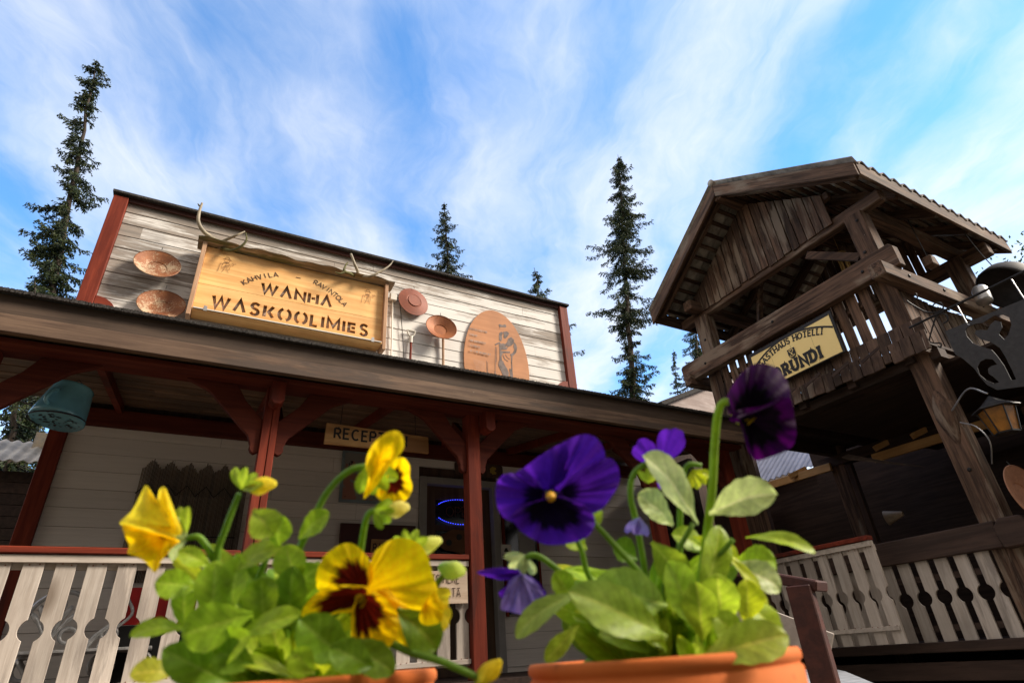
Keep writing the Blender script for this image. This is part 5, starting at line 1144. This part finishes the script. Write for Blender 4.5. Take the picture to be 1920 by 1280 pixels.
def camv(x, y, z): return (CR*x+CU*y-CF*z)          # z toward the viewer
def lerp3(a, b_, t): return tuple(x+(y-x)*t for x, y in zip(a, b_))
KIND = {   # edge colour, inner colour, blotch, blotch size
 'yellow': ((1.0, .72, .004), (.98, .56, .002), (.075, .005, .002)), 'lemon': ((.95, .76, .03), (.92, .68, .02), (.85, .52, .02)),
 'purple': ((.10, .014, .36), (.065, .008, .27), (.005, .001, .015)), 'dark': ((.045, .0006, .055), (.008, .0003, .011), (.002, .0005, .0025)),
 'lilac': ((.26, .17, .52), (.33, .26, .58), (.16, .07, .38))}
def flower(parent, cx, cy, d, n, petals, kind, label=None, eye=True, ruf=.05, seed=0, sc=1., up=(0, 1, 0)):
    """petals: (angle, length px, half span deg, blotch radius 0..1, lift, curl)"""
    q = random.Random(seed+int(cx)); c = W(cx, cy, d); s = d/FPX*sc; Nn = camv(*n).normalized(); Up = camv(*up); U = Up.cross(Nn).normalized(); V = Nn.cross(U)
    fl = bpy.data.objects.new('flower', None); COL.objects.link(fl); fl.location = c-wloc(parent); fl.parent = parent
    if label: fl['label'] = label
    ed, inn, blo = KIND[kind]
    for k, (ang, L_, span, bl_, lift, curl) in enumerate(petals):
        ph = q.uniform(0, 6); nu, nv = 22, 30; ph2 = q.uniform(0, 6)
        def shape(u, v, L_=L_, ang=ang, span=span, lift=lift, curl=curl, ph=ph, ph2=ph2):
            t = v*2-1; f = t*span; w = max(0., 1-abs(t)**2.6)**.42
            rad = (u**.92)*L_*s*(.16+.84*w)*(1+.025*math.sin(t*7+ph)+.012*math.sin(t*17+ph2))
            a = R(ang+f*(.55+.45*u)); rr_ = rad/(L_*s)
            z_ = lift*s*30+curl*L_*s*rr_**2+ruf*L_*s*(math.sin(t*5+ph)*.7+math.sin(t*11+ph2)*.35)*rr_**2.2+.03*L_*s*abs(math.sin(t*2.2))*rr_
            return c+U*(rad*math.cos(a))+V*(rad*math.sin(a))+Nn*z_
        def colr(u, v, bl_=bl_, ph=ph, L_=L_):
            t = v*2-1; w = max(0., 1-abs(t)**2.6)**.42; rr_ = (u**.92)*(.16+.84*w)
            vein = .5+.5*math.sin(t*34+ph*3); base = lerp3(inn, ed, min(1, rr_**1.6)); base = lerp3(base, tuple(x*.8 for x in base), .35*vein*(1-rr_))
            if bl_ > 0:
                lim = bl_*(1-.18*abs(t)**1.5)+.05*bl_*math.sin(t*13+ph)+.04*bl_*math.sin(t*37+ph); m_ = min(1, max(0, (lim-rr_)/.07)); base = lerp3(base, lerp3(blo, tuple(x*1.7 for x in blo), vein), m_)
            if eye and bl_ > 0 and rr_ < .07: base = (.8, .5, .02)
            return base
        b = MB(); b.grid(shape, nu, nv, colr); b.build('petal', m_petal, fl, colors=True, smooth=True, origin=c)
    if eye:
        b = MB(); b.lathe([(.0001, .010), (.0022, .009), (.0026, .005), (.002, .0)], c+Nn*.001-V*.001, Nn-V*.4, 10); b.build('eye', plain('flower_eye_%d' % int(cx), (.75, .42, .03), .5), fl, smooth=True)
    return fl
def sheet(fl, base, outline, d, bulge, kind, blo=0., n=40, depth=(0, 0), sm=5, ruf=.0015, shade=1., blc=None):
    """one curved petal: fans from its base to a rim given in picture pixels, at the flower's own distance; it bulges and ruffles in depth"""
    ed, inn, bl = KIND[kind]; O = [Vector((x, y, 0)) for x, y in outline]; C0 = Vector((base[0], base[1], 0)); m_ = len(O)
    rim = []
    for i in range(m_):
        a, b1, c1, e1 = O[i-1], O[i], O[(i+1) % m_], O[(i+2) % m_]
        for k in range(sm):
            t = k/sm; rim.append(.5*((2*b1)+(c1-a)*t+(2*a-5*b1+4*c1-e1)*t*t+(3*b1-a-3*c1+e1)*t**3))
    rim.append(rim[0]); N_ = len(rim)-1; ph = base[0]*.37
    def fn(u, v):
        p = C0.lerp(rim[round(v*N_)], u); a = v*6.283
        dd = d+depth[0]+(depth[1]-depth[0])*u-bulge*math.sin(u*2.4)+ruf*u*u*math.sin(a*5+ph)+ruf*.6*u*math.sin(a*11+ph)
        return W(p.x, p.y, dd)
    def cf_(u, v):
        a = v*6.283; base_ = lerp3(inn, ed, u**1.5); base_ = lerp3(base_, tuple(x*(.72 if kind in ('yellow', 'lemon') else .5) for x in base_), (.25 if kind in ('yellow', 'lemon') else .45)*max(0, math.sin(a*22+ph+1.2*math.sin(a*5)))**3*(1-u*.8)+.12*(.5+.5*math.sin(a*3+ph*2)))
        if blo: k = min(1, max(0, (blo*(1+.07*math.sin(a*9+ph)+.05*math.sin(a*23))-u)/.08)); base_ = lerp3(base_, blc or bl, k)
        return base_
    b = MB(); b.grid(fn, 14, N_, cf_); return b.build('petal', m_petal, fl, colors=True, smooth=True, origin=W(base[0], base[1], d))
def flower_root(parent, x, y, d, label):
    fl = bpy.data.objects.new('flower', None); COL.objects.link(fl); fl.location = W(x, y, d)-wloc(parent); fl.parent = parent; fl['label'] = label; return fl
def stem(b, pts, r0=.0016, r1=.0012, col=(.20, .34, .045)):
    P = bezier([W(*p) for p in pts], 6); n = len(P); b.tube(P, [r0+(r1-r0)*k/(n-1) for k in range(n)], 8, True, col)
def leaf(b, base, tip, wpx, n=(0, .45, .9), col=(.10, .21, .022), bend=.12, fold=.25, lobes=5, seed=0, twist=0.):
    """spoon-shaped crenate leaf with midrib; base/tip are (px,py,depth)"""
    q = random.Random(seed+int(base[0]*7+tip[1])); A_, B_ = W(*base), W(*tip); d = B_-A_; Ln = d.length; D = d.normalized(); Nn = camv(*n); Nn = (Nn-D*Nn.dot(D)).normalized(); S = D.cross(Nn); wd2 = wpx*base[2]/FPX/2
    ph = q.uniform(0, 6); tint = q.uniform(.85, 1.15); col = tuple(c_*tint for c_ in col); bd = bend*q.uniform(.6, 1.3)
    def fn(u, v):
        t = v*2-1; w = max(0., math.sin(math.pi*min(1, u**1.55)))**.58 if u < .999 else .0
        w = max(w, .13*(1-u)+.01); cr_ = 1+.07*(abs(math.sin(u*(lobes+.5)*3.1416+ph))-.6)*min(1, u*3)*(abs(t)**4)
        x = wd2*t*w*cr_; z_ = fold*abs(x)+bd*Ln*(math.sin(u*2.6)*.9-u*.5)+.05*wd2*math.sin(u*9+t*3+ph)+.025*wd2*math.sin(u*23+ph)*abs(t)
        return A_+D*(Ln*u)+S*x+Nn*z_+S*twist*wd2*u*u
    def cf_(u, v):
        t = abs(v*2-1); vein = max(0, 1-t*9)*.55+max(0, math.sin((u*6.5-t*1.4)*6.283))**6*.20; c2 = lerp3(col, (min(1, col[0]*1.7+.06), min(1, col[1]*1.35+.06), col[2]*2+.05), vein); c2 = lerp3(c2, tuple(x*.62 for x in c2), .55*max(0, math.sin((u*6.5-t*1.4)*6.283+1.6))**2*(1-abs(t-.5)))
        return lerp3(c2, tuple(x*.85 for x in c2), .5*q.random())
    b.grid(fn, 34, 16, cf_)
def sepals(b, cx, cy, d, ang, L_=30, n=4, spread=70, col=(.16, .30, .05)):
    for k in range(n):
        a = R(ang-spread/2+spread*k/(n-1)); leaf(b, (cx, cy, d), (cx+L_*math.cos(a), cy-L_*math.sin(a), d-.004+.008*(k % 2)), L_*.42, (0, .3, .9), col, .15, .3, 1, k)
def bud(parent, cx, cy, d, ang, L_, wpx, col, label=None):
    a = R(ang); A_ = W(cx, cy, d); B_ = W(cx+L_*math.cos(a), cy-L_*math.sin(a), d); ax_ = (B_-A_); Ln = ax_.length; r_ = wpx*d/FPX/2; b = MB(); D = ax_.normalized(); o1 = D.orthogonal().normalized(); o2 = D.cross(o1)
    def fn(u, v):
        an = v*6.2832; rr_ = r_*(math.sin(math.pi*(u*.86+.07))**.8)*(1+.16*math.sin(an*3+u*5)); return A_+D*Ln*u+(o1*math.cos(an)+o2*math.sin(an))*rr_
    def cf_(u, v): return lerp3((col[0]*.5, col[1]*.75, col[2]+.02), col, min(1, u*1.6))
    b.grid(fn, 12, 20, cf_); o = b.build('bud', m_petal, parent, colors=True, smooth=True)
    if label: o['label'] = label
LG, MG, DG, YG, GG = (.42, .56, .03), (.33, .50, .018), (.17, .31, .012), (.62, .68, .02), (.50, .58, .19)
def fill(b, pot, n, rx, hz, seed, cols, hmin=.0):
    """random leaves springing from the soil"""
    q = random.Random(seed)
    for i in range(n):
        a = q.uniform(0, 6.283); r0 = q.uniform(0, .3)*rx; base = pot+Vector((math.cos(a)*r0, math.sin(a)*r0, -.012+q.uniform(0, 1)**1.5*hz*.55)); a2 = a+q.uniform(-.7, .7); r1 = rx*q.uniform(.35, 1.0); el_ = q.uniform(hmin, 1.)
        tip = base+Vector((math.cos(a2)*r1*.75, math.sin(a2)*r1*.6, el_*hz*.45+.008))
        def tri(p): z = p.dot(CF); return (960+FPX*p.dot(CR)/z, 640-FPX*p.dot(CU)/z, z)
        tb_, tt_ = tri(base), tri(tip)
        if tt_[2] < .2: continue
        leaf(b, tb_, tt_, q.uniform(26, 56), (q.uniform(-.4, .4), q.uniform(.2, 1.), q.uniform(.3, .9)), q.choice(cols), q.uniform(.05, .3), q.uniform(.1, .35), 5, i)
# ---- purple plant
pr_ = thing('pansy_plant', RP, 'pansy plant with purple and almost black flowers in the right pot', 'pansy')
b = MB(); z = .335
for L in [((1330, 962, z-.01), (1457, 925, z-.03), 82, (-.1, .75, .6), GG, .10), ((1308, 980, z), (1206, 853, z-.02), 82, (.5, .5, .7), GG, .12), ((1398, 1008, z), (1530, 1036, z-.02), 34, (0, .9, .5), LG, .25),
          ((1262, 985, z), (1196, 925, z), 62, (.2, .6, .7), GG, .1), ((1250, 1135, z-.035), (1112, 1092, z-.05), 88, (-.1, .35, .9), (.30, .44, .05), .1), ((1250, 1195, z-.045), (1066, 1108, z-.06), 84, (0, .6, .8), (.36, .50, .06), .15),
          ((1085, 1112, z-.03), (966, 1195, z-.04), 46, (-.3, .7, .6), (.32, .46, .07), .3), ((1085, 1172, z-.03), (1022, 1240, z-.04), 34, (-.4, .3, .8), LG, .1), ((1372, 1055, z), (1465, 1105, z-.01), 62, (.3, .7, .7), GG, .15),
          ((1355, 1030, z-.01), (1440, 1150, z-.02), 40, (.6, .5, .6), YG, .15), ((1372, 1060, z+.02), (1455, 1050, z+.02), 60, (.1, .5, .8), MG, .1), ((1312, 1235, z-.06), (1478, 1190, z-.06), 78, (.0, .75, .65), (.42, .56, .05), .1),
          ((1372, 1120, z-.02), (1468, 1195, z-.03), 56, (.3, .7, .6), LG, .15), ((1300, 1175, z-.03), (1252, 1050, z-.035), 70, (.3, .1, .9), (.34, .50, .03), .1), ((1318, 1200, z-.05), (1305, 1090, z-.045), 66, (-.1, .2, .95), LG, .1),
          ((1355, 1185, z-.04), (1345, 1075, z-.035), 72, (-.3, .2, .9), LG, .1), ((1222, 1015, z-.01), (1285, 1095, z-.02), 62, (-.2, .4, .9), LG, .15), ((1300, 1005, z), (1385, 1050, z-.01), 40, (.2, .6, .7), YG, .2), ((1250, 1220, z-.05), (1175, 1130, z-.04), 50, (.1, .6, .7), MG, .1),
          ((1140, 1200, z-.02), (1105, 1120, z-.02), 46, (0, .5, .8), DG, .1), ((1100, 1030, z), (1060, 1000, z), 40, (0, .5, .8), LG, .1), ((1310, 1150, z-.03), (1350, 985, z-.005), 60, (.1, .3, .9), LG, .08), ((1400, 1170, z-.03), (1398, 1085, z-.03), 60, (.1, .3, .9), YG, .1),
          ((1075, 1130, z-.02), (1040, 1070, z-.02), 46, (0, .6, .8), MG, .1), ((1195, 1050, z-.01), (1150, 1020, z-.01), 50, (0, .6, .7), DG, .15), ((1330, 1035, z), (1260, 1000, z), 50, (.1, .7, .6), LG, .1), ((1400, 1215, z-.05), (1335, 1150, z-.05), 56, (.1, .5, .8), (.40, .54, .04), .1)]:
    leaf(b, L[0], L[1], L[2], L[3], L[4], L[5])
fill(b, RP, 125, .066, .062, 21, [MG, LG, DG, MG, YG])
sepals(b, 1362, 758, .325, -10, 45, 4, 90, YG); sepals(b, 985, 1040, .32, 240, 40, 4, 110, GG); sepals(b, 1215, 905, .33, 90, 30, 3, 80, LG); sepals(b, 1298, 880, .34, -60, 38, 4, 80, YG); sepals(b, 1130, 960, .32, 200, 30, 3, 80, LG)
b.build('foliage', m_leaf, pr_, colors=True, smooth=True)
b = MB()
for p in ([(1300, 1200, .33), (1318, 1060, .33), (1334, 930, .33), (1340, 830, .33), (1347, 770, .325), (1362, 752, .322), (1385, 768, .318)],):
    stem(b, p, .0026, .0020, (.30, .42, .04))
for p in ([(1250, 1210, .33), (1225, 1110, .31), (1160, 1030, .30), (1103, 968, .297)], [(1190, 1180, .33), (1110, 1090, .33), (1090, 1030, .33), (1075, 1000, .33)], [(1230, 1190, .33), (1195, 990, .335), (1182, 930, .335), (1188, 888, .335), (1215, 868, .335), (1235, 872, .335)],
          [(1275, 1190, .34), (1275, 960, .34), (1280, 900, .34), (1290, 872, .34), (1315, 872, .34)], [(1150, 1200, .33), (1090, 1110, .325), (1030, 1055, .32), (1000, 1040, .32), (982, 1052, .32), (980, 1080, .32)], [(1265, 1200, .33), (1320, 1080, .32), (1375, 1010, .32)], [(1240, 1200, .32), (1250, 1080, .32), (1300, 980, .325)]):
    stem(b, p, .0019, .0014, (.20, .33, .035))
b.build('stems', m_leaf, pr_, colors=True, smooth=True)
fl = flower_root(pr_, 1033, 929, .300, 'open purple flower with dark centre and yellow eye')
sheet(fl, (1040, 922), [(1072, 925), (1125, 905), (1134, 870), (1132, 842), (1117, 820), (1092, 814), (1056, 829), (1042, 850), (1032, 885), (1030, 910)], .305, .004, 'purple', 0, depth=(0, .003))
sheet(fl, (1030, 920), [(1052, 905), (1068, 870), (1058, 832), (1020, 849), (983, 876), (964, 888), (972, 905), (1005, 918)], .303, .003, 'purple', 0, depth=(0, .002))
sheet(fl, (1040, 932), [(1060, 905), (1110, 868), (1142, 858), (1158, 874), (1162, 900), (1151, 924), (1126, 956), (1095, 962), (1060, 950)], .301, .004, 'purple', .42, depth=(0, .001))
sheet(fl, (1028, 932), [(1012, 905), (975, 888), (945, 889), (932, 905), (929, 928), (937, 960), (959, 977), (990, 968), (1015, 952)], .300, .004, 'purple', .50, depth=(0, 0.))
sheet(fl, (1034, 934), [(1008, 938), (978, 948), (960, 968), (976, 994), (1000, 1010), (1029, 1021), (1073, 1017), (1103, 1004), (1116, 978), (1104, 952), (1072, 936), (1050, 930)], .298, .005, 'purple', .72, depth=(0, -.003), ruf=.0018)
b = MB(); c_ = W(1033, 931, .293); b.lathe([(.0001, .0025), (.0016, .002), (.0026, 0), (.002, -.002)], c_, camv(0, .3, 1), 12); b.build('eye', plain('flower_eye', (.80, .42, .02), .5), fl, smooth=True)
fl = flower_root(pr_, 1402, 785, .318, 'nearly black purple flower facing right, highest of its plant')
sheet(fl, (1400, 782), [(1374, 779), (1362, 748), (1378, 715), (1398, 692), (1420, 681), (1452, 687), (1474, 710), (1482, 742), (1474, 752), (1440, 768)], .318, .010, 'dark', .62, depth=(0, .012))
sheet(fl, (1405, 788), [(1380, 782), (1420, 768), (1478, 745), (1489, 778), (1493, 815), (1482, 840), (1445, 856), (1414, 861), (1397, 828), (1390, 800)], .312, .006, 'dark', .72, depth=(0, -.004))
sheet(fl, (1402, 786), [(1368, 785), (1385, 768), (1430, 760), (1470, 742), (1455, 758), (1425, 776), (1400, 792), (1380, 792)], .309, .002, 'dark', .3)
sheet(fl, (1404, 789), [(1391, 799), (1396, 788), (1413, 779), (1417, 783), (1402, 797)], .3085, .001, 'yellow', .0)
flower(pr_, 1236, 878, .335, (.2, .2, -1), [(112, 82, 30, 0, 0, .05), (50, 62, 36, 0, .1, .1), (250, 46, 30, 0, 0, .1)], 'purple', 'small purple flower seen from behind', False, seed=3)
fl = flower_root(pr_, 978, 1070, .318, 'pale lilac flower nodding at the left side of the plant')
sheet(fl, (966, 1074), [(894, 1072), (924, 1064), (950, 1064), (972, 1068), (976, 1080), (944, 1087), (917, 1081)], .316, .004, 'purple', 0, ruf=.0005)
sheet(fl, (975, 1078), [(962, 1080), (948, 1100), (936, 1108), (938, 1118), (950, 1124), (964, 1112), (985, 1090)], .320, .002, 'purple', .5)
sheet(fl, (978, 1075), [(962, 1082), (946, 1112), (939, 1140), (958, 1146), (980, 1151), (1001, 1142), (1012, 1124), (1020, 1113), (1004, 1090), (990, 1078)], .316, .007, 'lilac', .25, depth=(0, -.003), blc=(.25, .2, .4))
sheet(fl, (985, 1080), [(985, 1082), (1000, 1110), (1010, 1128), (1024, 1112), (1010, 1092), (995, 1080)], .321, .003, 'purple', .3)
flower(pr_, 1200, 968, .325, (-.2, -.6, .7), [(245, 48, 30, 0, 0, .2), (275, 44, 30, 0, .1, .2)], 'lilac', 'half open lilac bud amid the leaves', False, seed=5)
# ---- yellow plant
pl_ = thing('pansy_plant', LP, 'pansy plant with yellow flowers and maroon blotches in the left pot', 'pansy')
b = MB(); z = .315
for L in [((475, 1150, z-.05), (340, 1190, z-.06), 82, (-.1, .35, .9), (.32, .50, .02), .08), ((350, 1180, z-.04), (243, 1190, z-.05), 40, (-.1, .8, .5), MG, .2), ((372, 1100, z-.03), (290, 1092, z-.04), 52, (0, .5, .8), MG, .1),
          ((398, 1175, z-.04), (405, 1050, z-.03), 66, (.2, .1, .95), (.30, .46, .02), .05), ((430, 1160, z-.04), (450, 1040, z-.03), 60, (-.2, .1, .95), (.30, .46, .02), .05), ((518, 1025, z-.03), (532, 966, z-.03), 52, (0, .2, .9), MG, .1), ((475, 955, z-.03), (515, 1003, z-.035), 60, (.1, .5, .8), LG, .1),
          ((430, 1075, z-.03), (530, 1025, z-.03), 50, (0, .8, .6), LG, .2), ((560, 1180, z-.03), (470, 1105, z-.03), 60, (.1, .5, .8), DG, .1), ((540, 1195, z-.03), (550, 1060, z-.03), 64, (.1, .3, .9), DG, .1), ((440, 1285, z-.05), (305, 1215, z-.06), 66, (-.1, .6, .7), DG, .15),
          ((330, 1262, z-.05), (243, 1262, z-.06), 48, (0, .8, .6), (.5, .5, .03), .15), ((440, 1200, z-.05), (565, 1150, z-.05), 50, (0, .8, .5), MG, .15), ((655, 1240, z-.04), (560, 1160, z-.05), 80, (.1, .5, .8), DG, .1), ((560, 1275, z-.05), (428, 1238, z-.06), 26, (0, .9, .5), LG, .2),
          ((745, 1140, z-.03), (822, 1215, z-.03), 70, (.2, .5, .8), DG, .1), ((590, 1262, z-.06), (548, 1218, z-.06), 50, (0, .5, .9), MG, .1), ((520, 1130, z-.02), (600, 1060, z-.02), 60, (.1, .5, .8), MG, .1), ((500, 1180, z-.04), (490, 1080, z-.03), 70, (0, .3, .9), MG, .1),
          ((560, 1010, z-.02), (618, 960, z-.02), 46, (.1, .6, .7), MG, .1), ((560, 1100, z-.02), (535, 1020, z-.02), 60, (.1, .3, .9), LG, .1), ((345, 1180, z-.03), (350, 1080, z-.03), 46, (.1, .3, .9), MG, .1), ((395, 1060, z-.02), (335, 1030, z-.03), 34, (0, .5, .8), LG, .1), ((640, 1200, z-.04), (740, 1260, z-.05), 60, (.2, .6, .7), DG, .1), ((480, 1250, z-.06), (400, 1215, z-.06), 60, (0, .5, .8), DG, .1), ((380, 1240, z-.05), (470, 1190, z-.06), 60, (0, .5, .8), MG, .1), ((700, 1250, z-.05), (620, 1210, z-.06), 60, (0, .5, .8), DG, .1)]:
    leaf(b, L[0], L[1], L[2], L[3], L[4], L[5])
fill(b, LP, 150, .07, .075, 33, [MG, DG, LG, MG, YG])
sepals(b, 352, 1010, .30, 175, 50, 4, 110, GG); sepals(b, 350, 1000, .30, 95, 52, 2, 20, LG); sepals(b, 452, 918, .30, 60, 44, 4, 90, LG); sepals(b, 694, 868, .30, -70, 60, 4, 80, MG); sepals(b, 700, 955, .30, -20, 40, 4, 90, MG); sepals(b, 770, 1030, .31, 90, 40, 4, 110, LG)
b.build('foliage', m_leaf, pl_, colors=True, smooth=True)
b = MB()
for p in ([(500, 1230, .31), (540, 1080, .305), (585, 978, .30), (615, 920, .30), (655, 882, .30), (700, 872, .30)], [(425, 1200, .30), (405, 1060, .30), (425, 985, .30), (448, 925, .30)], [(440, 1230, .31), (415, 1100, .30), (398, 1045, .30), (375, 1008, .30), (350, 1008, .30)],
          [(660, 1150, .32), (678, 1020, .315), (690, 965, .31), (715, 955, .31)], [(690, 1180, .29), (760, 1218, .28), (830, 1240, .275), (880, 1262, .275), (910, 1275, .275)], [(600, 1250, .32), (720, 1120, .33), (770, 1070, .32), (790, 1045, .32)], [(640, 1230, .33), (780, 1150, .32), (822, 1090, .31), (835, 1075, .31)],
          [(520, 1240, .31), (470, 1140, .30), (520, 1000, .30)], [(560, 1250, .31), (590, 1130, .31), (600, 1060, .31)]):
    stem(b, p, .0021, .0015, (.20, .34, .035))
b.build('stems', m_leaf, pl_, colors=True, smooth=True)
fl = flower_root(pl_, 673, 1115, .285, 'largest open yellow flower with three maroon blotches')
sheet(fl, (676, 1108), [(697, 1046), (711, 1026), (732, 1012), (752, 1008), (780, 1015), (801, 1039), (811, 1074), (821, 1108), (814, 1139), (783, 1149), (752, 1134), (715, 1112), (687, 1102)], .293, .004, 'yellow', 0, depth=(0, .004), ruf=.0012)
sheet(fl, (677, 1103), [(694, 1096), (698, 1062), (680, 1032), (656, 1017), (629, 1025), (605, 1046), (593, 1077), (597, 1106), (629, 1108), (663, 1108)], .290, .003, 'yellow', .66, depth=(0, .003), ruf=.0010)
sheet(fl, (700, 1112), [(722, 1100), (752, 1128), (800, 1163), (797, 1182), (782, 1211), (759, 1222), (742, 1200), (722, 1160), (706, 1130)], .287, .003, 'yellow', 0, depth=(0, .004), ruf=.0010)
sheet(fl, (800, 1130), [(831, 1149), (826, 1165), (800, 1172), (786, 1160), (794, 1132), (812, 1108), (824, 1122)], .284, .003, 'yellow', 0, ruf=.0005)
sheet(fl, (676, 1116), [(694, 1103), (663, 1096), (622, 1098), (591, 1114), (567, 1142), (570, 1164), (591, 1164), (629, 1150), (660, 1148), (680, 1138)], .286, .003, 'yellow', .80, depth=(0, -.002), ruf=.0009)
sheet(fl, (676, 1119), [(662, 1136), (658, 1184), (660, 1218), (667, 1241), (691, 1241), (718, 1222), (742, 1197), (748, 1170), (740, 1142), (717, 1116), (692, 1110)], .2845, .004, 'yellow', .66, depth=(0, -.003), ruf=.0012)
sheet(fl, (674, 1122), [(666, 1128), (668, 1116), (678, 1113), (684, 1120), (676, 1130)], .2815, .001, 'lemon', 0, ruf=.0001, n=8)
fl = flower_root(pl_, 730, 895, .300, 'yellow flower with dark throat highest of its plant')
sheet(fl, (712, 865), [(683, 925), (690, 898), (686, 876), (688, 856), (697, 836), (713, 819), (735, 807), (752, 812), (758, 834), (748, 854), (733, 868), (722, 886), (705, 912), (684, 934)], .298, .007, 'yellow', 0, ruf=.0006)
sheet(fl, (737, 902), [(702, 922), (712, 900), (718, 885), (735, 864), (755, 857), (768, 873), (768, 893), (773, 912), (766, 932), (748, 944), (729, 946), (712, 936)], .303, -.008, 'yellow', .60, depth=(.006, -.002))
sheet(fl, (722, 915), [(708, 918), (716, 898), (728, 890), (724, 905), (718, 922), (716, 930), (708, 930)], .299, .001, 'yellow', 0, ruf=.0002)
fl = flower_root(pl_, 340, 1005, .297, 'pale yellow funnel-shaped flower seen from the side at the far left')
sheet(fl, (318, 985), [(340, 1000), (328, 960), (317, 930), (308, 912), (299, 918), (294, 936), (284, 922), (273, 909), (262, 930), (247, 957), (226, 977), (230, 984), (262, 992), (300, 1002)], .295, .010, 'lemon', 0, ruf=.0008, depth=(0, .006))
sheet(fl, (310, 1008), [(336, 1012), (300, 1000), (262, 990), (230, 982), (234, 1002), (242, 1022), (240, 1037), (258, 1044), (276, 1056), (291, 1073), (302, 1052), (318, 1032), (330, 1020)], .292, .009, 'yellow', 0, ruf=.0008, depth=(0, -.004))
sheet(fl, (300, 1000), [(330, 1006), (290, 1000), (250, 995), (275, 1008), (310, 1012)], .2895, .001, 'lemon', .9, blc=(.45, .33, .02), ruf=.0003)
flower(pl_, 795, 1120, .30, (.5, .1, .8), [(-10, 50, 40, 0, 0, .2), (-60, 64, 40, 0, .1, .3), (-100, 60, 40, 0, .1, .3)], 'lemon', 'folded yellow flower behind the large one', False, seed=4)
bud(pl_, 462, 914, .30, 8, 56, 30, (.80, .66, .06)); bud(pl_, 722, 958, .30, 10, 46, 28, (.80, .72, .22)); bud(pl_, 772, 1034, .31, 22, 60, 28, (.78, .78, .25)); bud(pl_, 822, 1062, .31, -12, 52, 32, (.55, .62, .14)); bud(pl_, 892, 1284, .275, 45, 66, 32, (.85, .68, .05), 'yellow bud rising beside the pot rim')
